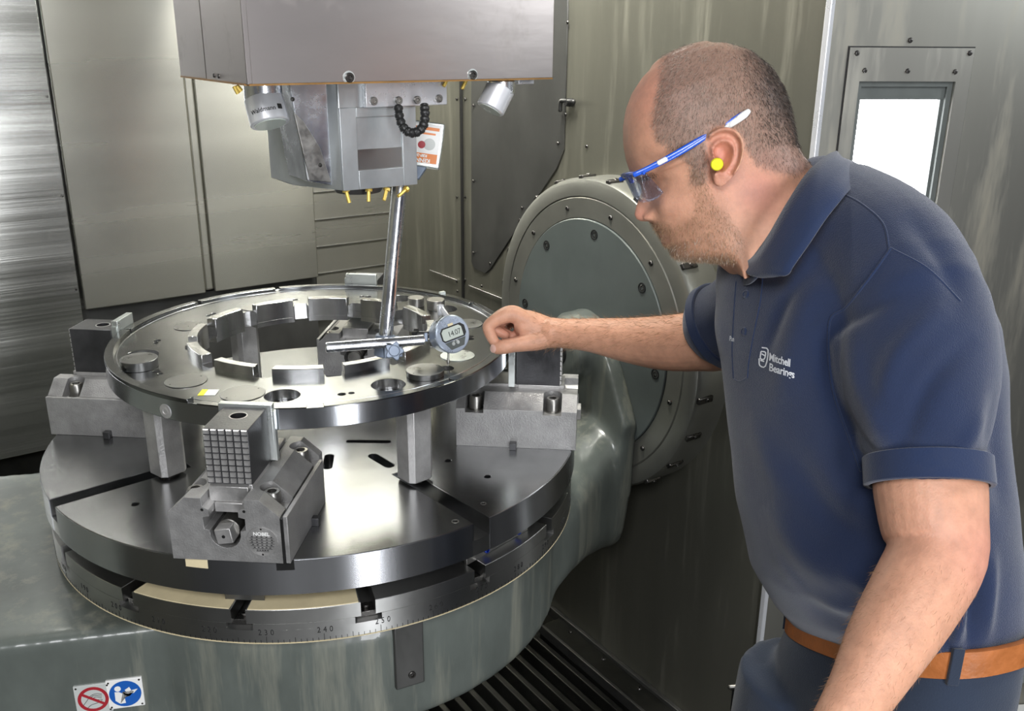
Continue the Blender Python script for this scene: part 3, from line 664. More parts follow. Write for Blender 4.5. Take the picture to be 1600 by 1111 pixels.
    bmesh.ops.transform(bm, matrix=mt, verts=bm.verts[:]); tag(obj('plate_lines', bm, 'ink', no), kind='stuff')
    for y in (.02, -.02):
        bm = bmesh.new(); cyl(bm, .0014, 0, .0006, 8, mt @ Matrix.Translation((0, y, 0))); obj('rivet', bm, 'bolt', no)
    for y in (-.026, .026): 
        bm = bmesh.new(); cyl(bm, .0022, 0, .0003, 10, axis((.4871, y * 1.15, .080), (1, 0, 0))); obj('pin_hole', bm, 'black', t)
    return t
jaw = build_jaw('clamping jaw in front with upright serrated block and round rating plate'); jaw.rotation_euler = (0, 0, math.radians(-128.7))
for a, lb in ((-39.3, 'clamping jaw at the right edge of the plate below the worker\'s hand'), (141, 'clamping jaw on the left side of the plate by the dark wall'), (51, 'clamping jaw at the back, seen through the middle of the ring')):
    j = copy_tree(jaw); j.rotation_euler = (0, 0, math.radians(a)); j['label'] = lb
    if a == -39.3: j.location = (.010, .012, ZP)
# aluminium soft shims between jaw and ring
for a, zt, lb, w in ((-128.7, 1.1385, 'bright aluminium shim between the front jaw and the ring', .040), (141, 1.150, 'greenish aluminium shim standing at the left edge of the ring', .030), (51, 1.152, 'aluminium shim showing above the far edge of the ring', .034), (-39.3, 1.118, 'aluminium shim between the right jaw and the ring', .030)):
    t = thing('jaw_shim', lb, 'shim', pol(.3615, a, ZP + .1045), math.radians(a), 'aluminium shims between jaws and ring')
    bm = bmesh.new(); box(bm, .0, .0115, -w, w, .0, zt - ZP - .1045); obj('upright', bm, 'alu', t, bevel=.0006)
    bm = bmesh.new(); box(bm, .002, .0115, w, w + .003, 0, zt - ZP - .1045 - .01); obj('side_flange', bm, 'alu', t)

# ================================================================== BEARING RING
ZR0, ZR = 1.0925, 1.125
rg = thing('bearing_ring', 'large machined steel bearing ring clamped on posts above the plate', 'bearing ring', (0, 0, 0))
def inner():
    o = []
    for k in range(12):
        c = 30 * k
        o += [tuple(pol(.228, c - 15 + 4 * i / 3)[:2]) for i in range(3)] + [tuple(pol(.207, c - 11 + 22 * i / 10)[:2]) for i in range(11)] + [tuple(pol(.228, c + 11.5 + 3.5 * i / 3)[:2]) for i in range(3)]
    return o
bores = [(.302, -122.5, .0275), (.302, -90.8, .0275), (.300, 168, .028), (.307, -68.5, .0125), (.29, 30, .0275), (.29, 5, .028)]
small = [(.281, 154), (.268, 116), (.262, 77.5), (.297, -171.4), (.311, -104.4), (.288, -35.5), (.28, 45)]
up_holes = [circ(*pol(r, a)[:2], R_, 32) for r, a, R_ in bores] + [circ(*pol(r, a - 1.2)[:2], .0065, 12) for r, a in small] + [circ(*pol(r, a + 1.6)[:2], .0050, 12) for r, a in small]
lo_holes = [circ(*pol(r, a)[:2], R_ - .007, 32) for r, a, R_ in bores[:3] + bores[4:]]
sides(link('ring_face', flat([circ(0, 0, .3585, 160), inner()] + up_holes, 1.107, ZR, .0004), 'ring', rg), 'lug')  # upright walls take the lightened steel, brightness put into the colour
sides(link('ring_back', flat([circ(0, 0, .3585, 160), inner()] + lo_holes, ZR0 + .0005, 1.107, .0), 'ring', rg), 'lug')
bm = bmesh.new(); lathe(bm, [(.3570, ZR0 + .0005), (.3585, ZR0), (.3592, ZR0), (.36, ZR0 + .001), (.36, ZR + .0004), (.3592, ZR + .001), (.3560, ZR + .001), (.355, ZR)], 192); obj('rim', bm, 'ring_edge', rg, autos='keep')
for a0, a1, h in ((-216, -144.5, .0065), (110, 143, .0060), (81, 108.5, .0060), (41, 79.5, .006), (3, 39.5, .006), (-38, 1.5, .006), (-142, -115, .0025), (-111, -79, .0025), (-75.3, -40, .0025)):
    bm = bmesh.new(); n_ = int(abs(a1 - a0) / 1.5) + 2; prism(bm, arc(.3598, a0, a1, n_) + arc(.3455, a1, a0, n_), ZR - .001, ZR + h); obj('rim_lip', bm, 'ring', rg, autos=True, bevel=.0006, seg=1)
bm = bmesh.new(); lathe(bm, [(.3395, ZR), (.3400, ZR + .0008), (.3412, ZR + .0008), (.3417, ZR)], 160); obj('turned_ridge', bm, 'ring_edge', rg, autos='keep')
for k in range(12):
    c = 30 * k; bm = bmesh.new(); prism(bm, arc(.2225 if k % 2 else .225, c - 10.8, c + 10.8, 12) + arc(.2062, c + 10.8, c - 10.8, 12), ZR - .022, ZR + .015); obj('ring_lug', bm, 'lug', rg, autos=True, bevel=.0008, seg=1)
for r, a, R_ in ((.289, -157.7, .033), (.300, -134.5, .034), (.302, -77.2, .031), (.290, -56.3, .030), (.256, 133.8, .028), (.245, 96.7, .026), (.289, -18, .03)):
    hgt = .0095 if a == -77.2 else .0012
    bm = bmesh.new(); cyl(bm, R_, 0, hgt, 48, Matrix.Translation(pol(r, a, ZR)), ch=.0005); d_ = obj('cover_disc', bm, 'alu' if a == -56.3 else 'disc', rg, autos=True)
    for s in (-1, 1): bm = bmesh.new(); cyl(bm, .0013, hgt, hgt + .0002, 8, Matrix.Translation(pol(r, a, ZR) + A3(s * R_ * .8, s * .006, 0))); obj('pin_hole', bm, 'black', d_)
for a in (-141.8 - 10,):
    bm = bmesh.new(); m = axis(pol(.3598, a, 1.105), pol(1, a)); lathe(bm, [(0, .001), (.004, .001), (.005, .0018), (.0075, .0008), (.0115, .0010), (.0118, 0)], 24, m); obj('oil_port', bm, 'jaw_light', rg, autos='keep')
bm = bmesh.new(); box(bm, -.006, .006, -.004, .004, 0, .005, Matrix.Translation(pol(.352, 18, ZR + .006))); obj('loose_key', bm, 'alu', rg)
st = thing('paper_sticker', 'small paper sticker, half yellow half white, lying on the ring face', 'sticker', onplane(326, 613.5, 2, ZR))
e1 = nrm(onplane(343, 606, 2, ZR) - onplane(322, 606, 2, ZR)); e2 = A3(-e1[1], e1[0], 0)
for (x0, x1), mt, nm in (((-.0135, -.004), 'yellow', 'yellow_half'), ((-.004, .0135), 'white', 'white_half')):
    bm = bmesh.new(); prism(bm, [tuple((e1 * x + e2 * y)[:2]) for x, y in ((x0, -.0125), (x1, -.0125), (x1, .0125), (x0, .0125))], .0002, .0007); obj(nm, bm, mt, st)
# loose pucks lying on the ring
for nm, lb, r, a, R_, h in (('steel_puck', 'thick loose steel puck lying beside an open bore at the left of the ring', .304, 171.5 + 5.2, .0300, .0155), ('steel_puck', 'small bright steel puck on the far side of the ring, left of the pair', .266, 17.0, .0165, .018), ('steel_puck', 'small steel puck on the far side of the ring just behind the indicator', .280, 7.5, .0185, .020)):
    p = pol(r, a, ZR)
    if h < .016: p = onplane(218.5, 573, 2, ZR)
    t = thing(nm, lb, 'puck', p, 0, 'loose pucks on the ring'); bm = bmesh.new(); cyl(bm, R_, 0, h, 48, ch=.0007); obj('puck_body', bm, 'disc' if h < .016 else 'bolt_bright', t, autos=True)
    bm = bmesh.new(); cyl(bm, .0012, h, h + .0003, 8, Matrix.Translation((-R_ * .7, R_ * .4, 0))); obj('pin_hole', bm, 'black', t)

# ================================================================== INDICATOR ON ITS STAND
sd = thing('indicator_stand', 'chrome rod stand with cross bar and star knob hanging from the spindle', 'indicator stand', (0, 0, 0))
r0, r1 = A3(.060, -.24, 1.432), A3(.022, -.24, 1.165)
bm = bmesh.new(); tube(bm, [r0, r1], .0118, 20, 1, caps=False); obj('rod', bm, 'chrome', sd, smooth=True)
b0, b1 = A3(-.085, -.262, 1.181), A3(.092, -.268, 1.167)
b0, b1 = P(509, 543, 1.462), P(663, 531, 1.505)
bm = bmesh.new(); m = axis(b0, b1 - b0); cyl(bm, .0083, 0, np.linalg.norm(b1 - b0), 20, m, ch=.0012); obj('cross_bar', bm, 'chrome', sd, autos=True)
cc = r1 + A3(0, 0, -.006); bd = nrm(b1 - b0); cm = (b0 + b1) / 2
bm = bmesh.new(); cyl(bm, .0165, -.014, .022, 28, axis(r1, r0 - r1), ch=.0015); box(bm, -.004, .026, -.022, .006, -.016, .012, frame(r1 + A3(0, 0, .005), bd, nrm(np.cross(A3(0, 0, 1), bd)), A3(0, 0, 1))); obj('clamp_block', bm, 'satin_blue', sd, bevel=.002)
kp = P(616, 549, 1.440); kd = nrm(-FW * .9 + RT * .12 + UP * .1)
bm = bmesh.new(); pts = []
for i in range(60):
    a = 2 * PI * i / 60; rr = .0128 + .0024 * math.cos(5 * a); pts.append((rr * math.cos(a), rr * math.sin(a)))
prism(bm, pts, -.006, .006, axis(kp, kd)); kn = obj('star_knob', bm, 'satin_blue', sd, autos=True, bevel=.0012)
bm = bmesh.new(); lathe(bm, [(.0092, .0058), (.0085, .0066), (.006, .0052), (0, .0048)], 24, axis(kp, kd)); obj('knob_cap', bm, 'satin_blue', kn, autos='keep')
bm = bmesh.new(); tube(bm, [kp, kp - kd * .03], .005, 10, 1); obj('knob_stem', bm, 'bolt', kn)
tip = onplane(700, 573, 2, ZR); DT = (tip - CAM) @ FW
dc = P(706.5, 522, DT - .012)
dg_ = thing('digital_indicator', 'round digital indicator with grey display, its probe touching the ring', 'indicator', tip)
L_ = lambda p: np.asarray(p) - tip
fd = nrm(-FW * .84 + RT * .54 + A3(0, 0, .03)); fm = axis(L_(dc), fd)   # local x ~ sideways, y ~ up
fx = nrm(np.cross(A3(0, 0, 1), fd)); fy = np.cross(fd, fx); rolla = math.radians(-9); fx2 = fx * math.cos(rolla) - fy * math.sin(rolla); fy2 = fx * math.sin(rolla) + fy * math.cos(rolla)
fm = frame(L_(dc), fx2, fy2, fd); fm = frame(L_(dc), fx * math.cos(-rolla) + fy * math.sin(-rolla), -fx * math.sin(-rolla) + fy * math.cos(-rolla), fd)
bm = bmesh.new(); lathe(bm, [(0, -.031), (.027, -.031), (.0295, -.028), (.0310, -.006), (.0318, -.004), (.0325, -.001), (.0318, .002), (.0300, .0035), (0, .0035)], 48, fm); obj('housing', bm, 'dial', dg_, autos='keep')
bm = bmesh.new(); prism(bm, [(-.0235, -.005), (-.0235, .0085), (-.018, .0145), (.018, .0145), (.0245, .0085), (.0245, -.004), (.020, -.0095), (-.0195, -.0095)][::-1], .0035, .0042, fm); obj('display_frame', bm, 'ink', dg_)
bm = bmesh.new(); prism(bm, [(-.0210, -.0045), (-.0210, .008), (-.0165, .0122), (.0135, .0122), (.0180, .008), (.0180, -.0072), (-.0185, -.0072)][::-1], .0042, .0045, fm); lc = obj('display', bm, 'lcd', dg_)
me = text_mesh('14.07', .0125, .00005, .92); me.transform(fm @ Matrix.Translation((.0022, .0012, .0047))); link('display_digits', me, 'ink', lc)
bm = bmesh.new(); prism(bm, [(-.020, -.0105), (.021, -.0105), (.014, -.0235), (-.0115, -.0245)][::-1], .0035, .0040, fm); obj('key_panel', bm, 'gasket', dg_)
for x in (-.0055, .0035): bm = bmesh.new(); cyl(bm, .0030, .004, .0052, 14, fm @ Matrix.Translation((x, -.0155, 0))); obj('button', bm, 'alu', dg_)
me = text_mesh('ON  SET', .0028, .00003); me.transform(fm @ Matrix.Translation((0, -.0118, .0042))); link('key_text', me, 'white', dg_)
bm = bmesh.new(); box(bm, -.005, .005, .0145, .0185, .0030, .0040, fm); obj('name_patch', bm, 'cream', dg_)
bm = bmesh.new(); m = frame(L_(dc) + fx * -.012 + fy * .0255 - fd * .010, fx * .88 + fy * .47, fd, nrm(-fx * .47 + fy * .88)); box(bm, -.007, .007, -.003, .003, 0, .004, m); obj('port_cover', bm, 'gasket', dg_)
topp = P(692.5, 479, DT) - tip; dd_ = nrm(topp)
bm = bmesh.new(); tube(bm, [L_(dc) + dd_ * .029 - fd * .011, topp - fd * .010], .0048, 14, 1); cyl(bm, .0062, -.006, .012, 14, axis(topp - dd_ * .008 - fd * .010, dd_), ch=.0008); obj('stem_cap', bm, 'lamp_body', dg_, smooth=True)
bm = bmesh.new(); lathe(bm, [(0, 0), (.0012, .0006), (.0016, .002), (.0012, .004), (.0022, .005), (.0028, .007), (.0028, .011), (.0017, .012), (.0017, .022), (.0042, .024), (.0042, .040)], 14, axis(A3(0, 0, .0004), L_(dc) - fd * .011)); pr_ = obj('probe', bm, 'brass', dg_, autos='keep'); pr_.data.materials.clear(); pr_.data.materials.append(M['bolt_bright'])
bm = bmesh.new(); kk = P(656, 523, DT) - tip; tube(bm, [kk - RT * .004, kk + RT * .020], .006, 12, 1); obj('clamp_sleeve', bm, 'rubber', sd if False else dg_, smooth=True)
bm = bmesh.new(); pts = [((.0088 + .002 * math.cos(5 * 2 * PI * i / 40)) * math.cos(2 * PI * i / 40), (.0088 + .002 * math.cos(5 * 2 * PI * i / 40)) * math.sin(2 * PI * i / 40)) for i in range(40)]; prism(bm, pts, -.004, .004, axis(kk - RT * .006, RT * .9 - FW * .4)); obj('clamp_knob', bm, 'rubber', dg_, bevel=.001)
bm = bmesh.new(); box(bm, -.003, .003, -.006, .006, -.003, .012, frame(P(666, 531, DT) - tip, RT, -FW, UP)); obj('back_lug', bm, 'satin_blue', dg_, bevel=.001)

# ================================================================== SPINDLE HEAD
sh = thing('spindle_unit', 'big brown tinted stainless box of the spindle head at the top', 'spindle head', (.04, -.2, 1.588))
def rel(o, bm): bmesh.ops.transform(bm, matrix=Matrix.Translation(-Vector(o.location)), verts=bm.verts[:]); return bm
bm = bmesh.new(); box(bm, -.206, .280, -.342, -.335, 1.590, 2.3); obj('front_cover', rel(sh, bm), 'head', sh, bevel=.001)
bm = bmesh.new(); box(bm, -.2075, -.200, -.3425, -.175, 1.590, 2.3); obj('side_cover', rel(sh, bm), 'head', sh, bevel=.001)
bm = bmesh.new(); box(bm, -.2075, -.200, -.173, -.045, 1.590, 2.3); obj('side_cover', rel(sh, bm), 'head', sh, bevel=.001)
bm = bmesh.new(); box(bm, .274, .281, -.335, -.045, 1.590, 2.3); obj('side_cover', rel(sh, bm), 'head', sh, bevel=.001)
bm = bmesh.new(); box(bm, -.200, .274, -.335, -.05, 1.591, 2.3); obj('core', rel(sh, bm), 'cover_dark', sh)
bm = bmesh.new(); box(bm, -.12, .2, -.05, 1.1, 1.95, 2.3); obj('ram', rel(sh, bm), 'cover_dark', sh)
bm = bmesh.new(); box(bm, -.205, .279, -.3432, -.334, 1.5882, 1.5905); box(bm, -.2082, -.199, -.334, -.046, 1.5882, 1.5905); obj('bottom_edge', rel(sh, bm), 'rust', sh)
for x, y in ((545, 121), (738, 117)): 
    p = onplane(x, y, 1, -.342) - np.array(sh.location); bm = bmesh.new(); lathe(bm, [(.0065, 0), (.0065, .0006), (.0088, .0006), (.0088, 0)], 20, axis(p, (0, -1, 0))); obj('washer', bm, 'alu', sh); socket_screw(sh, p, A3(0, -1, 0), .0066, .004)
for x, y in ((335, 118), (342, 119)): dome_screw(sh, onplane(x, y, 0, -.2075) - np.array(sh.location), (-1, 0, 0), .003)
# nose
hd = lambda x, y, b: onplane(x, y, 1, b)
ns = thing('spindle_nose', 'cast aluminium spindle nose block hanging below the spindle head box', 'spindle nose', (.01, -.2, 1.43))
bm = bmesh.new(); prism(bm, [(-.098, -.19), (-.056, -.28), (.068, -.28), (.068, -.10), (-.098, -.10)], 1.434, 1.588); obj('nose_block', rel(ns, bm), 'nose', ns, bevel=.002)
bm = bmesh.new(); 
for a in ((-.056, -.030, 1.434, 1.552), (.044, .068, 1.434, 1.552), (-.030, .044, 1.434, 1.462), (-.030, .044, 1.538, 1.552)): box(bm, a[0], a[1], -.2835, -.28, a[2], a[3])
obj('face_frame', rel(ns, bm), 'nose', ns, bevel=.0008)
bm = bmesh.new(); box(bm, -.030, .044, -.2812, -.2798, 1.462, 1.492); obj('dark_band', rel(ns, bm), 'scale', ns)
bm = bmesh.new(); box(bm, -.018, .118, -.292, -.270, 1.552, 1.589); obj('mounting_bar', rel(ns, bm), 'lamp_body', ns, bevel=.0012)
for x, y in ((583, 158), (622, 157), (651, 156), (685, 154)): socket_screw(ns, hd(x, y, -.292) - np.array(ns.location), A3(0, -1, 0), .0058, .004, 'bolt_bright')
bm = bmesh.new(); q = [hd(452, 130, -.262), hd(520, 130, -.262), hd(519, 290, -.262), hd(480, 283, -.262)]
prism(bm, [(p[0], p[2]) for p in q][::-1], -.262, -.19, Matrix(((1, 0, 0, 0), (0, 0, 1, 0), (0, 1, 0, 0), (0, 0, 0, 1)))); obj('deflector', rel(ns, bm), 'chrome', ns, bevel=.001)
bm = bmesh.new(); q = [hd(459, 175, -.266), hd(475, 190, -.266), hd(500, 230, -.266), hd(518, 285, -.266), hd(484, 282, -.266)]
prism(bm, [(p[0], p[2]) for p in q][::-1], -.266, -.262, Matrix(((1, 0, 0, 0), (0, 0, 1, 0), (0, 1, 0, 0), (0, 0, 0, 1)))); obj('curved_plate', rel(ns, bm), 'bolt_bright', ns, bevel=.0008)
for x, y in ((457, 155), (500, 258)): dome_screw(ns, hd(x, y, -.266) - np.array(ns.location), (0, -1, 0), .003)
bm = bmesh.new(); lathe(bm, [(0, 1.42), (.035, 1.42), (.038, 1.425), (.045, 1.436)], 32, Matrix.Translation((.0, -.215, 0))); obj('tool_mouth', rel(ns, bm), 'cover_dark', ns, autos='keep')
for (x, y), (x2, y2) in (((541, 299), (546, 317)), ((576, 298), (576, 315)), ((604, 297), (600, 313)), ((634, 296), (622, 307))):
    a, b = hd(x, y, -.275), hd(x2, y2, -.279); bm = bmesh.new(); tube(bm, [a, b], .0029, 8, 1, caps=False); cyl(bm, .0055, -.003, .001, 8, axis(a, b - a)); obj('coolant_nozzle', rel(ns, bm), 'brass', ns)
for (x, y), (x2, y2) in (((366, 135), (372, 146)), ((370, 134), (377, 142)), ((728, 126), (722, 139)), ((697, 127), (693, 135))):
    a, b = hd(x, y, -.30), hd(x2, y2, -.30); bm = bmesh.new(); tube(bm, [a, b], .0030, 8, 1, caps=False); obj('drain_pipe', rel(sh, bm), 'brass', sh)
bm = bmesh.new(); p = hd(817, 127, -.30); box(bm, p[0] - .015, p[0] + .015, -.31, -.29, p[2] - .004, p[2] + .01); obj('clip', rel(sh, bm), 'lamp_body', sh, bevel=.001)
# work lamps
def lamp(px, tilt, label):
    (tx, ty), (bx, by), r, D = px; a, b = P(tx, ty, D), P(bx, by, D); t = thing('work_lamp', label, 'lamp', a, 0, 'lamps below the spindle head')
    bm = bmesh.new(); cyl(bm, r, -(1.5880 - a[2]), .018, 32, axis((0, 0, 0), (0, 0, -1)), ch=.002); obj('lamp_socket', bm, 'chrome', t, autos=True)
    ax = nrm(b - a); bm = bmesh.new(); cyl(bm, r * 1.04, 0, .038, 32, axis(A3(0, 0, -.008), ax), ch=.0015); s = obj('swivel_head', bm, 'lamp_body', t, autos=True)
    bm = bmesh.new(); cyl(bm, r * .85, .038, .039, 24, axis(A3(0, 0, -.008), ax)); obj('lamp_glass', bm, 'lcd', s); return t, ax
t1, ax = lamp(((411, 144), (423, 190), .0265, 1.30), 0, 'round swivel work lamp with printed name under the left of the spindle box')
fr_ = nrm(-FW - ax * (-FW @ ax)); sx_ = np.cross(-ax, fr_) 
me = text_mesh('Waldmann', .0085, .0001, 1.0, .0001)
co = np.empty(len(me.vertices) * 3); me.vertices.foreach_get('co', co); co = co.reshape(-1, 3)
aa = co[:, 0] / .0276; rr = .0278 + co[:, 2]; new = (A3(0, 0, -.008) + ax * .024)[None] + np.outer(rr * np.cos(aa), fr_) + np.outer(rr * np.sin(aa), sx_) - np.outer(co[:, 1], ax)
me.vertices.foreach_set('co', new.ravel()); link('lamp_print', me, 'ink', t1)
bm = bmesh.new(); a_ = .92; c = A3(0, 0, -.008) + ax * .022 + (fr_ * math.cos(a_) + sx_ * math.sin(a_)) * .0276; box(bm, -.0035, .0035, -.0035, .0035, 0, .0006, frame(c, -fr_ * math.sin(a_) + sx_ * math.cos(a_), -ax, fr_ * math.cos(a_) + sx_ * math.sin(a_))); obj('logo_square', bm, 'ink', t1)
lamp(((783, 128), (768, 158), .0215, 1.42), 0, 'tilted white swivel work lamp under the right of the spindle box')
# segmented coolant hose
ch = thing('coolant_hose', 'black segmented coolant hose looped below the mounting bar', 'hose', hd(622, 172, -.292))
pth = catmull([P(x, y, 1.335) for x, y in ((622, 166), (625, 188), (634, 204), (648, 208), (661, 198), (664, 180), (663, 166))], 2)
for i in range(len(pth) - 1):
    d = pth[i + 1] - pth[i]; bm = bmesh.new(); lathe(bm, [(.004, -.002), (.0068, .001), (.0072, .004), (.0055, .007), (.0062, .0085), (.0045, .010)], 14, axis(pth[i] - np.array(ch.location), d)); obj('hose_link', bm, 'rubber', ch, autos='keep')
# warning label box
lbx = thing('label_box', 'small tilted metal box with orange and white printed label beside the nose', 'box', P(665, 225, 1.47))
tl = math.radians(-8); ex = RT * math.cos(tl) + UP * math.sin(tl); ey = -RT * math.sin(tl) + UP * math.cos(tl); lm = frame(A3(0, 0, 0), ex, ey, -FW)
bm = bmesh.new(); box(bm, -.031, .026, -.036, .036, -.014, 0, lm); obj('box_body', bm, 'alu', lbx, bevel=.002)
bm = bmesh.new(); box(bm, -.031, .022, -.031, .032, 0, .0006, lm); lb_ = obj('label_sheet', bm, 'white', lbx)
bm = bmesh.new(); box(bm, -.031, .021, -.030, -.015, .0006, .0009, lm); box(bm, -.026, .019, .022, .027, .0006, .0009, lm); box(bm, -.026, .014, .015, .018, .0006, .0009, lm); obj('orange_bars', bm, 'orange', lb_)
bm = bmesh.new(); cyl(bm, .0095, .0006, .0009, 20, lm @ Matrix.Translation((.006, 0, 0))); obj('printed_disc', bm, 'pale', lb_)
bm = bmesh.new(); cyl(bm, .006, .0009, .0011, 16, lm @ Matrix.Translation((-.006, -.002, 0))); obj('printed_spot', bm, 'red', lb_)
me = text_mesh('KENNED', .0085, .00005, 1., .0003); me.transform(lm @ Matrix.Translation((-.006, -.0262, .0011)) @ Matrix.Rotation(PI, 4, 'Z')); link('label_word', me, 'white', lb_)
me = text_mesh('KBP-202', .0062, .00005, 1., .0003); me.transform(lm @ Matrix.Translation((-.006, -.0188, .0011)) @ Matrix.Rotation(PI, 4, 'Z')); link('label_word', me, 'white', lb_)
bm = bmesh.new(); q = [(-.030, -.036), (.006, -.036), (-.004, -.056), (-.030, -.054)]; prism(bm, q[::-1], -.014, -.002, lm); obj('foot_wedge', bm, 'satin_blue', lbx, bevel=.001)

# ================================================================== THE PERSON
FH = nrm(A3(FW[0], FW[1], 0)); RH = nrm(A3(RT[0], RT[1], 0)); ZZ = A3(0, 0, 1)
hipw = P(1405, 1000, 1.14)
man = thing('person', 'man in navy polo shirt and blue rimmed glasses leaning in, hand on the ring', 'person', (hipw[0], hipw[1], 0))
MO = A3(hipw[0], hipw[1], 0)
BY = math.radians(18)                                      # the chest is turned a little to the camera
FB = math.cos(BY) * -RH + math.sin(BY) * -FH              # man's forward
LB = math.cos(BY) * -FH + math.sin(BY) * RH               # man's left (towards the camera)
def toman(me): me.transform(Matrix.Translation(-Vector(MO))); return me
def interp(x, xs, ys): return float(np.interp(x, xs, ys))
# ---- head: section lofted along its own up axis
HD = 1.135; HS = HD / FOC; HO = P(1100, 262, HD)
HU0 = nrm(UP * .55 + ZZ * .45); HF0 = -RT; HF0 = nrm(HF0 - HU0 * (HF0 @ HU0)); HL = nrm(np.cross(HU0, HF0)) * 1.0
if HL @ FW > 0: HL = -HL                                   # towards the camera = his left
th = math.radians(22); HU = HU0 * math.cos(th) + HF0 * math.sin(th); HF = HF0 * math.cos(th) - HU0 * math.sin(th)
def head_uv(x, y): dx, dy = 1100 - x, 262 - y; return dx * math.cos(th) - dy * math.sin(th), dx * math.sin(th) + dy * math.cos(th)
front = [(1050, 88), (1022, 104), (1001, 125), (986, 148), (977, 172), (973, 200), (974, 228), (978, 250), (982, 264), (990, 276), (1001, 288), (1003, 298), (998, 312), (993, 326), (992, 335), (995, 342), (1003, 346), (1016, 345), (1022, 349), (1025, 357), (1031, 363), (1033, 369), (1038, 374), (1036, 380), (1042, 385), (1050, 387), (1051, 393), (1055, 400), (1064, 405), (1085, 406), (1105, 406), (1125, 408), (1140, 414), (1152, 425), (1165, 440)]
face = [(1050, 88), (1022, 104), (1001, 125), (986, 148), (977, 172), (973, 200), (974, 228), (979, 250), (985, 264), (993, 276), (1005, 288), (1010, 298), (1012, 312), (1014, 326), (1016, 335), (1017, 342), (1019, 346), (1021, 349), (1023, 352), (1026, 357), (1032, 363), (1036, 369), (1040, 374), (1041, 380), (1046, 385), (1052, 387), (1053, 393), (1057, 400), (1066, 405), (1085, 406), (1105, 406), (1125, 408), (1140, 414), (1152, 425), (1165, 440)]
back = [(1090, 76), (1125, 76), (1160, 86), (1192, 110), (1213, 140), (1226, 172), (1233, 200), (1238, 222), (1248, 240), (1262, 256), (1280, 272), (1300, 292)]
fu = sorted([head_uv(*p)[::-1] for p in front]); cu_ = sorted([head_uv(*p)[::-1] for p in face]); bu = sorted([head_uv(*p)[::-1] for p in back])
utop = 181.5
def headsec(u):
    ff = interp(u, [a for a, b in fu], [b for a, b in fu]); fc = interp(u, [a for a, b in cu_], [b for a, b in cu_]); bb = interp(u, [a for a, b in bu], [b for a, b in bu])
    w = interp(u, [-200, -150, -118, -90, -60, -30, 0, 30, 60, 90, 120, 145, 165, 175, 181.5], [88, 84, 80, 84, 90, 94, 97, 101, 103, 102, 94, 79, 60, 47, 30])
    return ff, fc, bb, w
bm = bmesh.new(); NS, NA = 150, 96; rings = []
for i in range(NS + 1):
    q = i / NS; u = -175 + (utop + 175) * (math.sin(q * PI / 2) * .35 + q * .65)
    ff, fc, bb, w = headsec(u)
    if u > 171:
        k = math.sqrt(max(0, 1 - ((u - 171) / (utop + .6 - 171)) ** 2)); f0, _, b0_, w0 = headsec(171); mid = (f0 + b0_) / 2
        ff = fc = mid + (f0 - mid) * k; bb = mid + (b0_ - mid) * k; w = w0 * k
    c = -12 if u > -60 else -12 + (-60 - u) * .28
    ring = []
    for j in range(NA):
        a = 2 * PI * j / NA; ca, sa = math.cos(a), math.sin(a)
        n_ = 2.15 if ca < 0 else (2.25 if u > 20 else 1.95)
        rf = (fc - c) if ca > 0 else (c - bb)
        X = c + rf * math.copysign(abs(ca) ** (2 / n_), ca); Y = w * math.copysign(abs(sa) ** (2 / n_), sa)
        if ca > 0:
            sg = interp(u, [-95, -84, -50, -38, -20, 10, 25], [16, 20, 16, 15, 11, 8, 12]); X += (ff - fc) * math.exp(-(Y / sg) ** 2) if u > -200 else 0
            if -130 < u < -75: X -= 0
            # eye sockets, cheek hollows, cheekbones, brow, wings of the nose
            X -= 13 * math.exp(-((u - 3) / 13) ** 2 - ((abs(Y) - 40) / 20) ** 2)
            X += 6.5 * math.exp(-((u - 1) / 8) ** 2 - ((abs(Y) - 40) / 13) ** 2)
            X += 5 * math.exp(-((u - 24) / 8) ** 2 - ((abs(Y) - 34) / 26) ** 2)
            X += 7 * math.exp(-((u + 30) / 16) ** 2 - ((abs(Y) - 56) / 18) ** 2)
            X += 11 * math.exp(-((u + 38) / 7.5) ** 2 - ((abs(Y) - 20) / 6.5) ** 2)
            X -= 4 * math.exp(-((u + 70) / 16) ** 2 - ((abs(Y) - 55) / 14) ** 2)
        ring.append(bm.verts.new(HO + (HF * X + HU * u + HL * Y) * HS))
    rings.append(ring)
for a, b in zip(rings[:-1], rings[1:]):
    for j in range(NA): bm.faces.new((a[j], a[(j + 1) % NA], b[(j + 1) % NA], b[j]))
bm.faces.new(rings[0][::-1]); bm.faces.new(rings[-1])
def hp(x, y, lat=0.):                                       # point of the head from its side view
    f, u = head_uv(x, y); return HO + (HF * f + HU * u) * HS + HL * lat
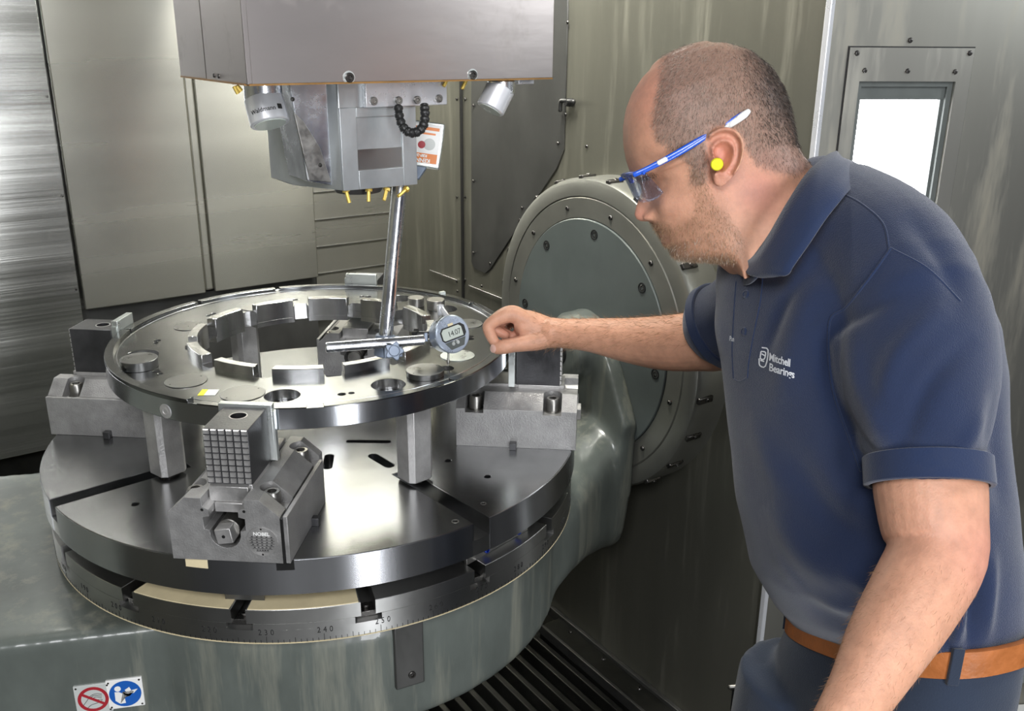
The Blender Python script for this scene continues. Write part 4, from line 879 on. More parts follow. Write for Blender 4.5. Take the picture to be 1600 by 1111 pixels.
# ears: relief on a tilted dished grid
def ear(side):
    out = [(1078, 236), (1083, 222), (1094, 213), (1108, 211), (1121, 217), (1129, 231), (1130, 248), (1127, 264), (1120, 278), (1112, 289), (1103, 295), (1095, 291), (1092, 280), (1090, 268), (1085, 255), (1080, 245)]
    cx, cy = 1104, 252; cc_ = catmull([A3(x, y, 0) for x, y in out + out[:1]], 3)[:-1]; n = len(cc_)
    base = .0755; L = [0, .22, .42, .55, .68, .80, .90, 1.0]; H_ = [-.008, -.006, .000, .009, .004, .003, .013, .011]
    top, bot = [], []
    for l_, h in zip(L, H_):
        rt_, rb_ = [], []
        for k_, p in enumerate(cc_):
            x, y = cx + (p[0] - cx) * l_, cy + (p[1] - cy) * l_
            hh = h
            if y > 278: hh = .007 if l_ > .5 else .004           # lobe is plain
            if p[0] < 1092 and l_ > .8 and 225 < p[1] < 285: hh = .001
            flare = max(0, (x - 1085) / 45) * .014
            rt_.append(bm.verts.new(hp(x, y, side * (base + hh + flare)))); 
        top.append(rt_)
    edge = [bm.verts.new(hp(cx + (p[0] - cx) * 1.0, cy + (p[1] - cy) * 1.0, side * (base + .004 + max(0, (p[0] - 1085) / 45) * .009))) for p in cc_]
    inn = [bm.verts.new(hp(cx - 6 + (p[0] - cx) * .55, cy + (p[1] - cy) * .6, side * (base - .016))) for p in cc_]
    allr = top + [edge, inn]
    for a, b in zip(allr[:-1], allr[1:]):
        for k_ in range(n):
            vs_ = (a[k_], a[(k_ + 1) % n], b[(k_ + 1) % n], b[k_])
            if len(set(vs_)) == 4: bm.faces.new(vs_)
    bm.faces.new(top[0]); bm.faces.new(inn[::-1])
ear(1); ear(-1)
# ---- neck, trunk under the shirt
NB = P(1235, 400, 1.15)
tube(bm, [hp(1130, 300), hp(1170, 345), P(1228, 395, 1.145), P(1270, 440, 1.15)], [.062, .061, .066, .078], 40, 4)
def sec(xf, xb, y, D, b, e=2.3):
    """trunk section: front and back seen at picture row y, half breadth b"""
    sil = (xb - xf) / 2 * D / FOC; a = math.sqrt(max(sil ** 2 - (b * math.sin(BY)) ** 2, .0016)) / math.cos(BY)
    c = P((xf + xb) / 2, y, D); return (c, FB * a, LB * b, e)
TILT = [.060, .058, .045, .025, .010]
trunk = [sec(1280, 1530, 994, 1.14, .140), sec(1236, 1542, 950, 1.14, .158), sec(1196, 1545, 890, 1.14, .168), sec(1170, 1545, 800, 1.14, .170), sec(1156, 1538, 700, 1.14, .172), sec(1148, 1532, 620, 1.14, .176), sec(1142, 1524, 540, 1.14, .182), sec(1140, 1508, 470, 1.14, .188), sec(1148, 1480, 410, 1.14, .178), sec(1172, 1435, 355, 1.14, .148), sec(1200, 1390, 310, 1.14, .105), sec(1225, 1335, 280, 1.14, .06)]
trunk = [(c, x, y + ZZ * (TILT[i] if i < 5 else 0), e) for i, (c, x, y, e) in enumerate(trunk)]
def scaled(secs, k): return [(c, x * k, y * k, e) for c, x, y, e in secs]
loft(bm, scaled(trunk[3:-2], .90), 40)
# ---- arms
# right (far) arm reaches to the ring
SR, ER, WR = P(1245, 445, 1.30), P(1120, 530, 1.46), P(868, 521, 1.575)
tube(bm, [SR, P(1190, 490, 1.36), P(1128, 527, 1.43), P(1095, 533, 1.455), P(1040, 536, 1.49), P(985, 532, 1.525), P(925, 524, 1.555), P(880, 521, 1.575), P(862, 520, 1.580)], [.058, .054, .050, .050, .0480, .0405, .0310, .0262, .0262], 28, 4, [1, 1, 1, .95, .92, .92, .92, .95, 1.0], ZZ)
# left (near) arm hangs, elbow bent, hand below the frame
SL = P(1440, 450, .985)
armL = [P(1445, 480, 1.00), P(1450, 600, .985), P(1451, 735, .955), P(1457, 810, .938), P(1463, 866, .925), P(1430, 932, .905), P(1386, 1006, .885), P(1343, 1085, .862), P(1300, 1160, .84), P(1275, 1215, .83)]
tube(bm, armL, [.048, .050, .0560, .0525, .0470, .0440, .0395, .0315, .027, .0250], 28, 4, [.9, .9, .9, .95, .98, .98, .95, .9, .85, .8], FH)
tube(bm, [P(1478, 825, .94), P(1504, 868, .945), P(1490, 900, .93)], [.026, .0235, .022], 16, 4)      # point of the elbow
# ---- hands
def finger(pts, rad): tube(bm, pts, rad, 14, 5)
Dh = 1.590
hb = lambda x, y, d=0.: P(x, y, Dh + d)
# right hand: palm as a flattened bar, fist opened to a pinch
loft(bm, [(hb(875, 521), UP * .024, FW * .021, 2.2), (hb(862, 520), UP * .0255, FW * .024, 2.3), (hb(845, 517, .004), UP * .0295, FW * .031, 2.4), (hb(828, 512, .008), UP * .030, FW * .037, 2.5), (hb(812, 506, .012), UP * .0255, FW * .040, 2.5), (hb(803, 502, .012), UP * .017, FW * .034, 2.4)], 28)
finger([hb(826, 503, -.016), hb(801, 492, -.018), hb(781, 497, -.020), hb(764, 508, -.020), hb(764, 517, -.019), hb(770, 530, -.018), hb(776, 540, -.016)], [.0135, .0142, .0122, .0102, .0100, .0094, .0080])   # index
finger([hb(824, 500, .006), hb(801, 489, .006), hb(781, 495, .004), hb(768, 508, .002), hb(777, 517, .002), hb(790, 524, .004)], [.0135, .0138, .0118, .0103, .0095, .0080])
finger([hb(824, 502, .026), hb(804, 492, .027), hb(787, 500, .026), hb(777, 512, .022), hb(788, 520, .018), hb(801, 526, .012)], [.0130, .0128, .0110, .0098, .0090, .0076])
finger([hb(826, 505, .043), hb(809, 499, .045), hb(795, 507, .045), hb(787, 519, .042), hb(793, 529, .036), hb(803, 533, .030)], [.0118, .0112, .0096, .0086, .0080, .0068])
finger([hb(858, 528, -.012), hb(840, 532, -.016), hb(820, 536, -.020), hb(802, 539, -.022), hb(786, 542, -.022), hb(777, 544, -.021)], [.0165, .0172, .0148, .0130, .0130, .0112])   # thumb
# left hand, relaxed, below the picture
W0 = P(1275, 1215, .83); wd_ = nrm(P(1245, 1265, .825) - W0); ws = nrm(np.cross(wd_, -FH)); wn_ = np.cross(ws, wd_)
loft(bm, [(W0 - wd_ * .01, ws * .025, wn_ * .019, 2.2), (W0 + wd_ * .02, ws * .030, wn_ * .018, 2.4), (W0 + wd_ * .06, ws * .041, wn_ * .016, 2.6), (W0 + wd_ * .095, ws * .040, wn_ * .013, 2.6)], 24)
for k, (o_, L) in enumerate(((-.030, .072), (-.010, .082), (.011, .077), (.030, .060))):
    b_ = W0 + wd_ * .085 + ws * o_; finger([b_, b_ + wd_ * L * .45 + wn_ * -.004, b_ + wd_ * L * .78 + wn_ * -.016, b_ + wd_ * L * .97 + wn_ * -.032], [.0105, .0095, .0085, .0072])
finger([W0 + wd_ * .02 - ws * .026, W0 + wd_ * .05 - ws * .048 - wn_ * .008, W0 + wd_ * .085 - ws * .056 - wn_ * .016, W0 + wd_ * .108 - ws * .056 - wn_ * .020], [.014, .0125, .0115, .009])
me = remeshed(bm, .0019, 4, .5)
# ---- colour of the skin, plus painted nostril and ear shade, set per point
co = np.empty(len(me.vertices) * 3); me.vertices.foreach_get('co', co); co = co.reshape(-1, 3)
rel_ = (co - HO) / HS; hf, hu, hl = rel_ @ HF, rel_ @ HU, rel_ @ HL
def inpoly(x, y, poly):
    r = np.zeros(len(x), bool); n = len(poly)
    for i in range(n):
        (x1, y1), (x2, y2) = poly[i], poly[(i + 1) % n]
        if y1 == y2: continue
        r ^= ((y1 > y) != (y2 > y)) & (x < (x2 - x1) * (y - y1) / (y2 - y1) + x1)
    return r
hx = 1100 - (hf * math.cos(th) + hu * math.sin(th)); hy = 262 - (-hf * math.sin(th) + hu * math.cos(th))
hairp = [(1014, 150), (1022, 112), (1040, 60), (1200, 50), (1270, 130), (1280, 240), (1262, 262), (1225, 276), (1190, 272), (1160, 262), (1140, 240), (1134, 222), (1112, 207), (1092, 208), (1080, 225), (1086, 262), (1087, 290), (1066, 290), (1062, 262), (1040, 246), (1014, 228), (1006, 200), (1010, 175)]
beardp = [(1060, 262), (1084, 272), (1090, 300), (1106, 322), (1130, 345), (1148, 375), (1142, 404), (1100, 420), (1050, 420), (1030, 400), (1040, 388), (1040, 378), (1026, 366), (1012, 356), (1018, 346), (1030, 344), (1046, 352), (1062, 350), (1074, 330), (1070, 305), (1062, 290)]
def soft(poly, k=5.0):
    s = np.zeros(len(hx)); rr = np.random.RandomState(3)
    for _ in range(9): s += inpoly(hx + rr.normal(0, k, len(hx)), hy + rr.normal(0, k, len(hx)), poly)
    return s / 9
headm = (np.abs(hf) < 170) & (hu > -150) & (np.abs(hl) < 125)
hm = soft(hairp, 4) * headm; bmk = soft(beardp, 5) * headm
base = np.tile(A3(.60, .315, .205), (len(co), 1))
def tint(mask, col, k=1.): 
    global base
    w = (np.clip(mask, 0, 1) * k)[:, None]; base = base * (1 - w) + np.array(col)[None] * w
g = lambda cx, cy, sx, sy: np.exp(-((hx - cx) / sx) ** 2 - ((hy - cy) / sy) ** 2) * headm
tint(g(1010, 150, 45, 60), (.60, .27, .19), .7); tint(g(1104, 252, 26, 36), (.62, .24, .18), .8); tint(g(1165, 300, 45, 40), (.52, .22, .17), .7)
tint(g(998, 335, 14, 14), (.62, .26, .20), .6); tint(g(1036, 374, 7, 7) * (np.abs(hl) < 30), (.55, .24, .21), .9); tint(g(1040, 320, 22, 18), (.64, .33, .23), .5)
crown = np.clip((hu - 95) / 60, 0, 1) * np.clip(1 - np.abs(hl) / 75, 0, 1)
tint(hm * (1 - .4 * crown), (.20, .145, .12), .74); tint(hm * np.clip((hx - 1130 - (hy - 120) * .35) / 50, 0, 1) * np.clip((225 - hy) / 50, 0, 1), (.030, .022, .020), .85); tint(hm * np.clip((hy - 225) / 40, 0, 1) * np.clip((hx - 1140) / 30, 0, 1), (.42, .22, .17), .5)
tint(bmk, (.36, .20, .13), .50); tint(g(1004, 347, 3.8, 2.4) * (np.abs(hl) > 5), (.10, .03, .02), .9)  # last tint puts nostril shade into the skin colour
tint(g(1100, 262, 7, 9) * (np.abs(hl) > 90), (.18, .05, .04), .8)  # hollow of the ear, shade painted as a dark tint
elb = np.exp(-(np.linalg.norm(co - P(1500, 870, .92)[None], axis=1) / .045) ** 2); tint(elb, (.58, .23, .19), .7)
dh_ = np.exp(-(np.linalg.norm(co - P(795, 520, 1.59)[None], axis=1) / .03) ** 2); tint(dh_, (.66, .30, .22), .5)
frk = np.random.RandomState(5).rand(len(co)) > .9985
ca_ = me.color_attributes.new('tint', 'FLOAT_COLOR', 'POINT'); ca_.data.foreach_set('color', np.c_[base, np.ones(len(base))].ravel().astype(np.float32))
skin_bvh = BVHTree.FromPolygons([tuple(v) for v in co], [tuple(p.vertices) for p in me.polygons])
SKIN_CO, SKIN_HM, SKIN_BM = co.copy(), hm, bmk
nor = np.empty(len(me.vertices) * 3); me.vertices.foreach_get('normal', nor); SKIN_N = nor.reshape(-1, 3).copy()
body = link('body', toman(me), 'skin', man)
# ---- short hair as fine tapering blades
def blades(name, idx, n, length, width, dirf, mat, label=None, jit=.35, parent=None, keep=None):
    rs = np.random.RandomState(11); pick = idx[rs.randint(0, len(idx), n)]
    p = SKIN_CO[pick] + rs.normal(0, .0009, (n, 3)); nn_ = SKIN_N[pick]
    d = dirf(p, nn_) + rs.normal(0, jit, (n, 3)); d /= np.linalg.norm(d, axis=1)[:, None]
    s = np.cross(d, rs.normal(0, 1, (n, 3))); s /= np.linalg.norm(s, axis=1)[:, None]
    L = length * (.55 + .9 * rs.rand(n))[:, None]; p0 = p - nn_ * .0006
    V = np.empty((n, 4, 3)); V[:, 0] = p0 - s * width; V[:, 1] = p0 + s * width; V[:, 3] = p0 + d * L * .55 - s * width * .7 + nn_ * L * .02; V[:, 2] = p0 + d * L + nn_ * L * .0
    V = V.reshape(-1, 3) - MO; F = np.arange(n * 4).reshape(n, 4)
    me = bpy.data.meshes.new(name); me.vertices.add(len(V)); me.vertices.foreach_set('co', V.ravel()); me.loops.add(n * 4); me.loops.foreach_set('vertex_index', F.ravel())
    me.polygons.add(n); me.polygons.foreach_set('loop_start', np.arange(n) * 4); me.polygons.foreach_set('loop_total', np.full(n, 4)); me.update(); me.validate()
    o = link(name, me, mat, man); tag(o, kind='stuff')
    if label: o['label'] = label
    return o
hidx = np.where((SKIN_HM > .45) & (rs_ := np.random.RandomState(2).rand(len(co)) > .72 * crown))[0]
hairdir = lambda p, n_: n_ * .55 + (-HF * .15 - HU * .75)[None] * 1.0
bk = hidx[(hx[hidx] > 1165) & (hy[hidx] < 235)]
dk = hidx[(hx[hidx] - 1135 - (hy[hidx] - 120) * .35 + 10 * np.random.RandomState(6).randn(len(hidx)) > 0) & (hy[hidx] < 232)]
blades('dark_hair', dk, 15000, .0055, .00016, lambda p, n_: n_ * .45 + (HF * .2 - HU * .8)[None], 'hair_dark', jit=.14)
blades('hair', hidx, 26000, .0050, .00014, lambda p, n_: n_ * .55 + (HF * .45 - HU * .6)[None], 'hair', 'short cropped grey brown hair, thin on top', jit=.14)
blades('light_hair', hidx[(hx[hidx] < 1150 + 14 * np.random.RandomState(1).randn(len(hidx)))], 15000, .0048, .00012, lambda p, n_: n_ * .55 + (HF * .45 - HU * .6)[None], 'hair_light', jit=.13)
bidx = np.where((SKIN_BM > .5))[0]
blades('beard', bidx, 13000, .0040, .00014, lambda p, n_: n_ * .35 + (HF * .15 - HU * .8)[None], 'beard', 'short ginger grey beard')
blades('grey_beard', bidx[hu[bidx] < -92], 1600, .0050, .00018, lambda p, n_: n_ * .5 + (HF * .2 - HU * .9)[None], 'hair_light')
pxs = 800 + FOC * ((SKIN_CO - CAM) @ RT) / ((SKIN_CO - CAM) @ FW); pys = 555.5 - FOC * ((SKIN_CO - CAM) @ UP) / ((SKIN_CO - CAM) @ FW); dps = (SKIN_CO - CAM) @ FW
brow = np.where(headm & (np.abs(hu - 22) < 5) & (np.abs(np.abs(hl) - 34) < 24) & (hf > 60))[0]
if len(brow): blades('eyebrows', brow, 500, .008, .00022, lambda p, n_: n_ * .4 - HU[None] * .2 + HL[None] * .5, 'hair')
far = np.where((dps > 1.40) & (pxs > 835) & (pxs < 1140))[0]
blades('arm_hair', far[(pys[far] < 545)], 4200, .012, .00013, lambda p, n_: n_ * .35 + (-RT * 1.0 - UP * .25)[None], 'arm_hair', jit=.4)
ad = nrm(armL[8] - armL[5]); near = np.where((dps < .98) & (pys > 880) & (pys < 1180) & (pxs < 1530))[0]
blades('arm_hair', near, 2600, .007, .00008, lambda p, n_: n_ * .35 + (ad * 1.0)[None] + RT[None] * -.3, 'arm_hair', jit=.4)
# finger nails
def on_skin(x, y, lift=.0):
    d = Vector(nrm(ray(x, y))); h = skin_bvh.ray_cast(Vector(CAM), d); return h[0], h[1]
h, n_ = on_skin(770, 545)
if h is not None:
    n_ = np.array(n_); bm = bmesh.new(); m = axis(np.array(h) - MO, n_, UP); lathe(bm, [(0, .0014), (.0050, .0010), (.0072, -.0004)], 16, m @ Matrix.Scale(1.15, 4, (1, 0, 0))); obj('thumb_nail', bm, 'nail', man, autos='keep')

# ---- eyes: behind the glasses
for s in (1, -1):
    p = HO + (HF * 61 + HU * 1 + HL * 40 * s) * HS; bm = bmesh.new(); bmesh.ops.create_uvsphere(bm, u_segments=20, v_segments=14, radius=.0118, matrix=Matrix.Translation(p - MO)); ey_ = obj('eyeball', bm, 'white', man, smooth=True)

# ---- polo shirt
bm = bmesh.new()
loft(bm, [(c, x, y, e) for c, x, y, e in trunk], 72)
# shoulders
tube(bm, [P(1310, 352, 1.14), P(1372, 398, 1.06), P(1422, 462, 1.00)], [.078, .082, .076], 28, 5)
tube(bm, [P(1290, 340, 1.16), P(1240, 400, 1.25), P(1225, 445, 1.31)], [.080, .082, .070], 28, 5)
# near sleeve
slv = [P(1430, 470, 1.00), P(1434, 540, .985), P(1440, 620, .968), P(1446, 690, .957), P(1448, 718, .952)]
tube(bm, slv, [.074, .079, .0775, .068, .0590], 40, 5, [.95, .93, .92, .94, .95], FH, caps=True)
# far sleeve
slf = [P(1235, 440, 1.30), P(1190, 470, 1.345), P(1155, 495, 1.38), P(1128, 508, 1.405)]
tube(bm, slf, [.072, .070, .066, .064], 36, 5)
# belly folds where the shirt is tucked in
rs = random.Random(4)
me = remeshed(bm, .0045, 7)
co = np.empty(len(me.vertices) * 3); me.vertices.foreach_get('co', co); co = co.reshape(-1, 3)
nor = np.empty(len(me.vertices) * 3); me.vertices.foreach_get('normal', nor); nor = nor.reshape(-1, 3)
w = co - CAM; dp = w @ FW; sx_ = 800 + FOC * (w @ RT) / dp; sy_ = 555.5 - FOC * (w @ UP) / dp
def fold(path, width, depth, dmax=1.30, dmin=.5):
    """soft ridge (+) or valley (-) along a line drawn on the cloth"""
    P_ = np.array([p for p in catmull([A3(x, y, 0) for x, y in path], 30)])[:, :2]
    L = np.concatenate([[0], np.cumsum(np.linalg.norm(np.diff(P_, axis=0), axis=1))]); L /= L[-1]
    best = np.full(len(co), 1e9); tt_ = np.zeros(len(co))
    for q, l_ in zip(P_, L):
        d = (sx_ - q[0]) ** 2 + (sy_ - q[1]) ** 2; m_ = d < best; best[m_] = d[m_]; tt_[m_] = l_
    amp = 1.45 * np.exp(-best / width ** 2) * np.sin(np.clip(tt_, .02, .98) * PI) ** .6 * depth * ((dp < dmax) & (dp > dmin))
    return amp[:, None] * nor
dv = np.zeros_like(co)
for pth_, wd2, dpth in (
    ([(1385, 470), (1300, 520), (1290, 560), (1310, 640), (1380, 740)], 11, -.006), ([(1330, 500), (1340, 600), (1390, 700)], 16, .004),
    ([(1480, 470), (1400, 560), (1372, 660)], 20, .005), ([(1530, 520), (1450, 600), (1400, 720)], 18, -.004), ([(1540, 640), (1500, 720)], 14, .003),
    ([(1290, 430), (1250, 500), (1215, 640)], 22, .004), ([(1260, 420), (1225, 480), (1195, 560)], 10, -.003), ([(1235, 700), (1290, 800), (1380, 860)], 24, -.005),
    ([(1200, 780), (1260, 870), (1340, 920)], 22, .006), ([(1230, 900), (1290, 960), (1360, 985)], 14, -.006), ([(1210, 860), (1260, 930), (1330, 965)], 12, .004), ([(1310, 880), (1370, 930), (1400, 990)], 16, .005),
    ([(1500, 900), (1500, 960), (1490, 1010)], 10, .006), ([(1525, 880), (1520, 950), (1515, 1010)], 8, -.006), ([(1550, 860), (1545, 940), (1540, 1000)], 10, .005), ([(1475, 940), (1480, 1010)], 8, -.005),
    ([(1410, 330), (1470, 400), (1500, 480)], 18, -.004), ([(1300, 330), (1260, 400), (1225, 470)], 14, .004), ([(1560, 600), (1555, 700), (1570, 800)], 16, -.005),
    ([(1110, 460), (1125, 520), (1135, 560)], 8, .003), ([(1170, 640), (1200, 720), (1230, 790)], 18, .003)):
    dv += fold(pth_, wd2, dpth)
rsn = np.sin(co[:, 0] * 31 + np.sin(co[:, 2] * 17) * 2) * np.sin(co[:, 2] * 23 + co[:, 1] * 29 + 1.3) * .0011
co2 = co + dv + nor * rsn[:, None]
me.vertices.foreach_set('co', co2.ravel()); me.update()
shirt_bvh = BVHTree.FromPolygons([tuple(v) for v in co2], [tuple(p.vertices) for p in me.polygons])
# trim: open the neck (points inside the collar ring) and the sleeve ends stay closed around the arm
shirt = link('polo_shirt', toman(me), 'polo', man); shirt['label'] = 'navy polo shirt'
def on_shirt(x, y):
    d = Vector(nrm(ray(x, y))); h = shirt_bvh.ray_cast(Vector(CAM), d)
    if h[0] is None:
        return None, None
    return np.array(h[0]), np.array(h[1])
def seam(path, r, name, mat='stitch', k=8, lift=.0):
    pp = []
    for q in catmull([A3(x, y, 0) for x, y in path], k):
        h, n2 = on_shirt(q[0], q[1])
        if h is not None and (not pp or np.linalg.norm(h - pp[-1]) < .05): pp.append(h + n2 * lift)
    if len(pp) < 3: return
    bm = bmesh.new(); tube(bm, [p - MO for p in pp], r, 6, 1); return obj(name, bm, mat, shirt, smooth=True)
seam([(1392, 388), (1362, 430), (1322, 480), (1296, 505), (1300, 600), (1325, 680), (1345, 735)], .0016, 'armhole_seam')
seam([(1310, 300), (1345, 318), (1380, 350), (1390, 392)], .0013, 'shoulder_seam')
seam([(1392, 388), (1450, 420), (1500, 470)], .0012, 'shoulder_seam')
seam([(1192, 428), (1188, 470), (1178, 520), (1170, 565), (1168, 590)], .0011, 'placket_edge')
seam([(1150, 440), (1146, 500), (1144, 550), (1146, 592)], .0010, 'placket_edge')
seam([(1146, 592), (1156, 596), (1168, 590)], .0010, 'placket_edge')
# sleeve hem bands
def band(center, dirv, r, flat_, ref, w, name, par, t=.0016):
    bm = bmesh.new(); d = nrm(dirv); up = nrm(ref - d * (np.asarray(ref) @ d)); x = np.cross(up, d); prof = [(r, -w / 2), (r + t, -w / 2 + .001), (r + t, w / 2 - .001), (r, w / 2), (r - .004, w / 2), (r - .004, -w / 2)]
    n = 48; rings = []
    for j in range(n):
        a = 2 * PI * j / n; e = math.cos(a) * x + math.sin(a) * flat_ * up; rings.append([bm.verts.new(center - MO + e * q + d * z_) for q, z_ in prof])
    for j in range(n):
        A_, B_ = rings[j], rings[(j + 1) % n]
        for k in range(6): bm.faces.new((A_[k], B_[k], B_[(k + 1) % 6], A_[(k + 1) % 6]))
    return obj(name, bm, 'stitch', par, autos=True)
hd_ = slv[-1] - slv[-2]; band(slv[-1] + nrm(hd_) * .0125, hd_, .0612, .97, FH, .030, 'sleeve_hem', shirt)
hd2 = slf[-1] - slf[-2]; band(slf[-1] + nrm(hd2) * .004, hd2, .0665, 1, ZZ, .016, 'sleeve_hem', shirt)
# buttons
for x, y in ((1163, 518), (1166, 460)):
    h, n2 = on_shirt(x, y)
    if h is not None:
        bm = bmesh.new(); lathe(bm, [(0, .0016), (.0030, .0014), (.0038, .0024), (.0050, .0020), (.0054, 0)], 20, axis(h - MO, n2)); b_ = obj('button', bm, 'polo', shirt, autos='keep')
# embroidery on the left chest: outlines laid onto the cloth
def embroider(me_or_bm, name, fx_, lift=.0008, mat='thread'):
    me = me_or_bm; c_ = np.empty(len(me.vertices) * 3); me.vertices.foreach_get('co', c_); c_ = c_.reshape(-1, 3); out = []
    for p in c_:
        X, Y = fx_(p[0], p[1]); h, n2 = on_shirt(X, Y)
        out.append((h + n2 * lift - MO) if h is not None else (P(X, Y, 1.0) - MO))
    me.vertices.foreach_set('co', np.array(out).ravel()); me.update(); return link(name, me, mat, shirt)
def emb_text(s, x, y, size, ang, sq=1.0, bold=.0):
    me = text_mesh(s, size, 0, .95, bold); c, s_ = math.cos(math.radians(ang)), math.sin(math.radians(ang))
    c0 = np.empty(len(me.vertices) * 3); me.vertices.foreach_get('co', c0); x0 = c0.reshape(-1, 3)[:, 0].min()
    return embroider(me, 'embroidered_word', lambda a, b: (x + (a - x0) * sq * c + b * .25 * s_ , y + (a - x0) * sq * s_ - b * c))
emb_text('Mitchell', 1203, 558, 17.5, 17, .66, .35); emb_text('Bearings', 1203, 574, 17.5, 17, .74, .35)
def strip(path, w):
    bm = bmesh.new(); pts = [A3(*p, 0) for p in path]
    prev = None
    for i, p in enumerate(pts):
        d = nrm((pts[min(i + 1, len(pts) - 1)] - pts[max(i - 1, 0)])); s_ = A3(-d[1], d[0], 0) * w; a, b = bm.verts.new(p + s_), bm.verts.new(p - s_)
        if prev: bm.faces.new((prev[0], a, b, prev[1]))
        prev = (a, b)
    me = bpy.data.meshes.new('embroidered_line'); bm.to_mesh(me); bm.free(); return me
for pth_ in ([(1191, 543), (1201, 547), (1197, 572), (1188, 571), (1187, 560)], [(1190, 549), (1197, 551), (1195, 561), (1189, 560), (1190, 549)], [(1191, 553), (1196, 556)], [(1189, 563), (1195, 565)]):
    pp = [tuple(q[:2]) for q in catmull([A3(*p, 0) for p in pth_], 3)]; embroider(strip(pp, 1.0), 'embroidered_emblem', lambda a, b: (a, b))
emb_text('Pan', 1141, 529, 11, 12, .5, .2)
# collar: a leaf around the neck from front tip to the nape and down the far side
inner_ = [P(1163, 418, 1.115), P(1172, 414, 1.09), P(1180, 407, 1.07), P(1187, 398, 1.06), P(1205, 372, 1.045), P(1232, 325, 1.04), P(1262, 280, 1.055), P(1290, 255, 1.09), P(1306, 247, 1.14), P(1300, 250, 1.20), P(1275, 270, 1.235), P(1230, 320, 1.245), P(1180, 385, 1.225), P(1148, 405, 1.17)]
outer_ = [P(1190, 434, 1.050), P(1218, 432, 1.015), P(1232, 428, 1.005), P(1240, 415, 1.000), P(1264, 381, .995), P(1292, 340, 1.000), P(1318, 308, 1.015), P(1334, 290, 1.06), P(1340, 282, 1.13), P(1330, 288, 1.22), P(1290, 320, 1.28), P(1235, 370, 1.29), P(1185, 420, 1.27), P(1140, 436, 1.20)]
bm = bmesh.new(); ia, oa = catmull(inner_, 6), catmull(outer_, 6); rows = []
for a, b in zip(ia, oa):
    mid = (a + b) / 2 + (nrm((a + b) / 2 - P(1250, 400, 1.14))) * .010
    crest = a + UP * .004 + nrm(a - P(1250, 400, 1.14)) * .004; rows.append([bm.verts.new(p - MO) for p in (a - UP * .022, a, crest, a * .6 + mid * .4 + UP * .002, mid, mid * .45 + b * .55, b)])
for A_, B_ in zip(rows[:-1], rows[1:]):
    for k in range(len(A_) - 1): bm.faces.new((A_[k], A_[k + 1], B_[k + 1], B_[k])).smooth = True
col = obj('collar', bm, 'stitch', shirt, smooth=True); so_ = col.modifiers.new('s', 'SOLIDIFY'); so_.thickness = .0026; so_.offset = 0

# ---- trousers, belt, shoes
def hsec(xf, xb, y, D, b, e=2.4, k=1.):
    c, X, Y, e = sec(xf, xb, y, D, b, e); return (c, X * k, Y * k, e)
BT = sec(1274, 1532, 984, 1.14, .148); BT = (BT[0], BT[1], BT[2] + ZZ * .062, BT[3]); cz = BT[0][2]
bm = bmesh.new(); cB = BT[0]
def torso_at(z, k, sh=0.): 
    t = (cz - z); return (A3(cB[0], cB[1], z) - RH * 0 + FB * sh, BT[1] * k, BT[2] * k, 2.5)
loft(bm, [torso_at(cz - .22, 1.04, .008), torso_at(cz - .14, 1.09, .012), torso_at(cz - .06, 1.07, .010), torso_at(cz - .02, 1.03, .004), torso_at(cz + .006, .985)], 56)
for s in (1, -1):
    top_ = A3(cB[0], cB[1], 0) + LB * .088 * s + FB * (.01 if s > 0 else .05)
    leg = [(cz - .12, .092, 0), (cz - .25, .090, .01), (cz - .42, .074, .02), (cz - .52, .066, .015), (cz - .70, .062, -.02), (.10, .055, -.04)]
    tube(bm, [A3(top_[0], top_[1], z_) + FB * f_ for z_, r_, f_ in leg], [r_ for z_, r_, f_ in leg], 28, 4, 1.0, FB, caps=False)
    # close tube ends
me = bpy.data.meshes.new('t'); bmesh.ops.holes_fill(bm, edges=[e for e in bm.edges if e.is_boundary]); me2 = remeshed(bm, .008, 5)
tro = link('trousers', toman(me2), 'trousers', man); tro['label'] = 'dark navy work trousers'
for s in (1, -1):
    top_ = A3(cB[0], cB[1], 0) + LB * .088 * s + FB * (-.03 if s > 0 else .01) - MO
    bm = bmesh.new(); loft(bm, [(top_ + FB * (-.06) + ZZ * .045, LB * .028, ZZ * .044, 2.6), (top_ + FB * .0 + ZZ * .052, LB * .040, ZZ * .051, 2.6), (top_ + FB * .09 + ZZ * .042, LB * .046, ZZ * .041, 2.8), (top_ + FB * .17 + ZZ * .032, LB * .044, ZZ * .031, 2.8), (top_ + FB * .215 + ZZ * .024, LB * .028, ZZ * .023, 2.6)], 24); obj('shoe', bm, 'shoe', man, smooth=True)
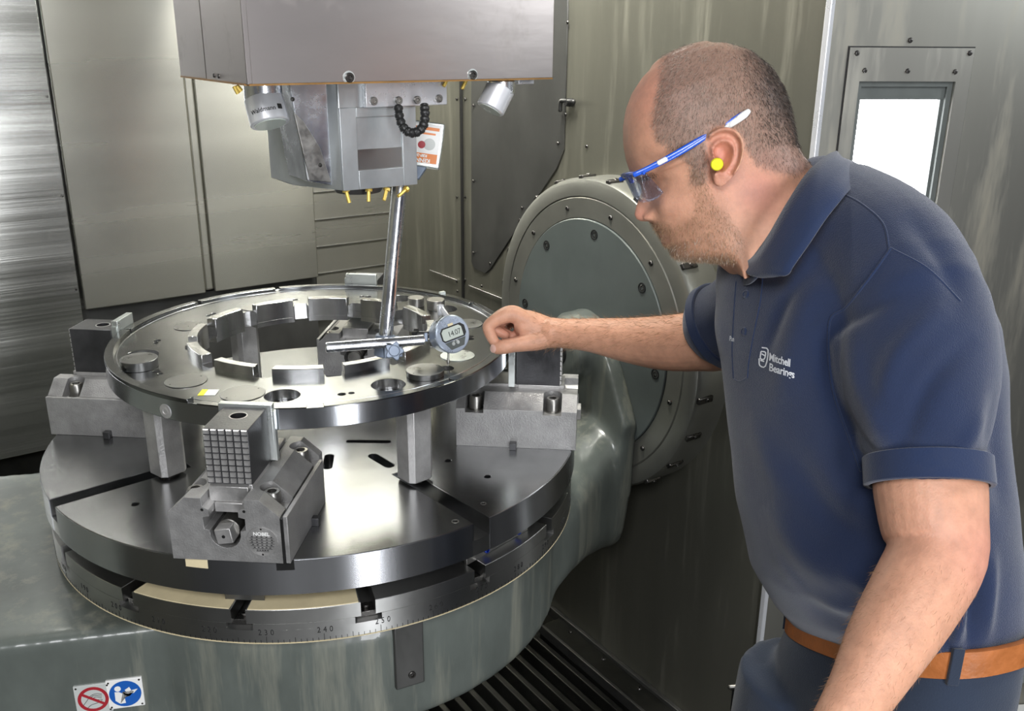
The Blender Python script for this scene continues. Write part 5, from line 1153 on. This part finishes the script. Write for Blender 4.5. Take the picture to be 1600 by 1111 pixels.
# pocket welt and belt loops
bm = bmesh.new(); n = 96; rows = []; 
for j in range(n):
    a = 2 * PI * j / n; ca, sa = math.cos(a), math.sin(a); e = BT[1] * math.copysign(abs(ca) ** (2 / 2.4), ca) + BT[2] * math.copysign(abs(sa) ** (2 / 2.4), sa); u_ = nrm(e)
    base_ = A3(cB[0], cB[1], cz + .004) - MO + e * 1.0
    rows.append([bm.verts.new(base_ + u_ * t_ + ZZ * z_) for t_, z_ in ((.0055, -.019), (.009, -.0175), (.009, .0155), (.0055, .017), (.001, .017), (.001, -.019))])
for j in range(n):
    A_, B_ = rows[j], rows[(j + 1) % n]
    for k in range(6): bm.faces.new((A_[k], B_[k], B_[(k + 1) % 6], A_[(k + 1) % 6]))
bl = obj('belt', bm, 'belt', man, autos=True); bl['label'] = 'tan leather belt'
for a_ in (12, 62, 122, 200, 300):
    a = math.radians(a_); ca, sa = math.cos(a), math.sin(a); e = BT[1] * math.copysign(abs(ca) ** (2 / 2.4), ca) + BT[2] * math.copysign(abs(sa) ** (2 / 2.4), sa); u_ = nrm(e); t_ = nrm(np.cross(ZZ, u_))
    bm = bmesh.new(); box(bm, -.006, .006, .0, .0125, -.024, .022, frame(A3(cB[0], cB[1], cz + .003) - MO + e, t_, u_, ZZ)); obj('belt_loop', bm, 'trousers', tro, bevel=.001)

# ================================================================== THINGS HE WEARS
gl = thing('safety_glasses', 'clear safety glasses with bright blue temples and white tips, worn by the man', 'glasses', hp(1060, 240, .075))
G0 = np.array(gl.location)
def temple(s):
    lat = lambda x: s * (.0785 if x > 1050 else .0785 - (1050 - x) * .00012)
    pts = [hp(x, y, lat(x)) - G0 for x, y in ((980, 277), (1000, 268), (1040, 247), (1080, 223), (1112, 203), (1134, 189))]
    bm = bmesh.new(); tube(bm, pts, [.0030, .0033, .0040, .0038, .0028, .0018], 10, 4, .45, HL); obj('temple', bm, 'glass_blue', gl, smooth=True)
    pts = [hp(x, y, lat(1110) + s * .0006) - G0 for x, y in ((1092, 222), (1116, 206), (1134, 193), (1141, 187))]
    bm = bmesh.new(); tube(bm, pts, [.0018, .0034, .0042, .0030], 10, 4, .5, HL); obj('temple_tip', bm, 'white', gl, smooth=True)
    pts = [hp(x, y, lat(x) + s * .0020) - G0 for x, y in ((1014, 260.5), (1024, 255.2))]
    bm = bmesh.new(); tube(bm, pts, .0030, 8, 1, .4, HL); obj('white_patch', bm, 'white', gl, smooth=True)
temple(1); temple(-1)
NLn = 25; bm = bmesh.new(); rows = []
for i in range(NLn):
    q = -1 + 2 * i / (NLn - 1); lat = q * .0725; wrap = abs(q) ** 2.6
    tp = (982 + 8 * wrap - 6 * (1 - wrap), 272 + 4 * wrap); 
    h_ = 40 - 14 * abs(q) ** 5 - (16 * math.exp(-(q / .16) ** 2))
    row = []
    for k in range(7):
        t_ = k / 6; x = (974 + 8 * wrap) + t_ * h_ * .55 * (1.0) + wrap * 14 * t_ + 2; y = 272 + 2 * wrap + t_ * h_ * (1.12)
        row.append(bm.verts.new(hp(x + wrap * 10, y, lat) - G0))
    rows.append(row)
for A_, B_ in zip(rows[:-1], rows[1:]):
    for k in range(6): bm.faces.new((A_[k], A_[k + 1], B_[k + 1], B_[k])).smooth = True
ln = obj('lens', bm, 'lens', gl, smooth=True); so_ = ln.modifiers.new('s', 'SOLIDIFY'); so_.thickness = .0012
bm = bmesh.new(); tube(bm, [hp(974 + 8 * abs(q) ** 2.6 + 1 + 10 * abs(q) ** 2.6, 273 + 2 * abs(q) ** 2.6, q * .0735) - G0 for q in [-1 + 2 * i / 16 for i in range(17)]], .0021, 8, 2); obj('brow_bar', bm, 'glass_blue', gl, smooth=True)
bm = bmesh.new(); tube(bm, [hp(988, 284, s_ * .009) - G0 if s_ else hp(984, 280, 0) - G0 for s_ in (-1, 0, 1)], .0022, 8, 3); obj('nose_piece', bm, 'glass_blue', gl, smooth=True)
for s, lb in ((1, 'yellow foam earplug in the near ear of the man'), (-1, 'yellow foam earplug in the far ear of the man')):
    ep = thing('earplug', lb, 'earplug', hp(1097, 262, s * .086), 0, 'foam earplugs'); bm = bmesh.new(); d = nrm(hp(1093, 264, s * .10) - hp(1101, 260, s * .08)); lathe(bm, [(0, -.012), (.005, -.011), (.0062, -.004), (.0072, .006), (.0070, .0088), (.0058, .0104), (0, .0108)], 24, axis((0, 0, 0), d)); obj('foam_plug', bm, 'plug', ep, autos='keep')
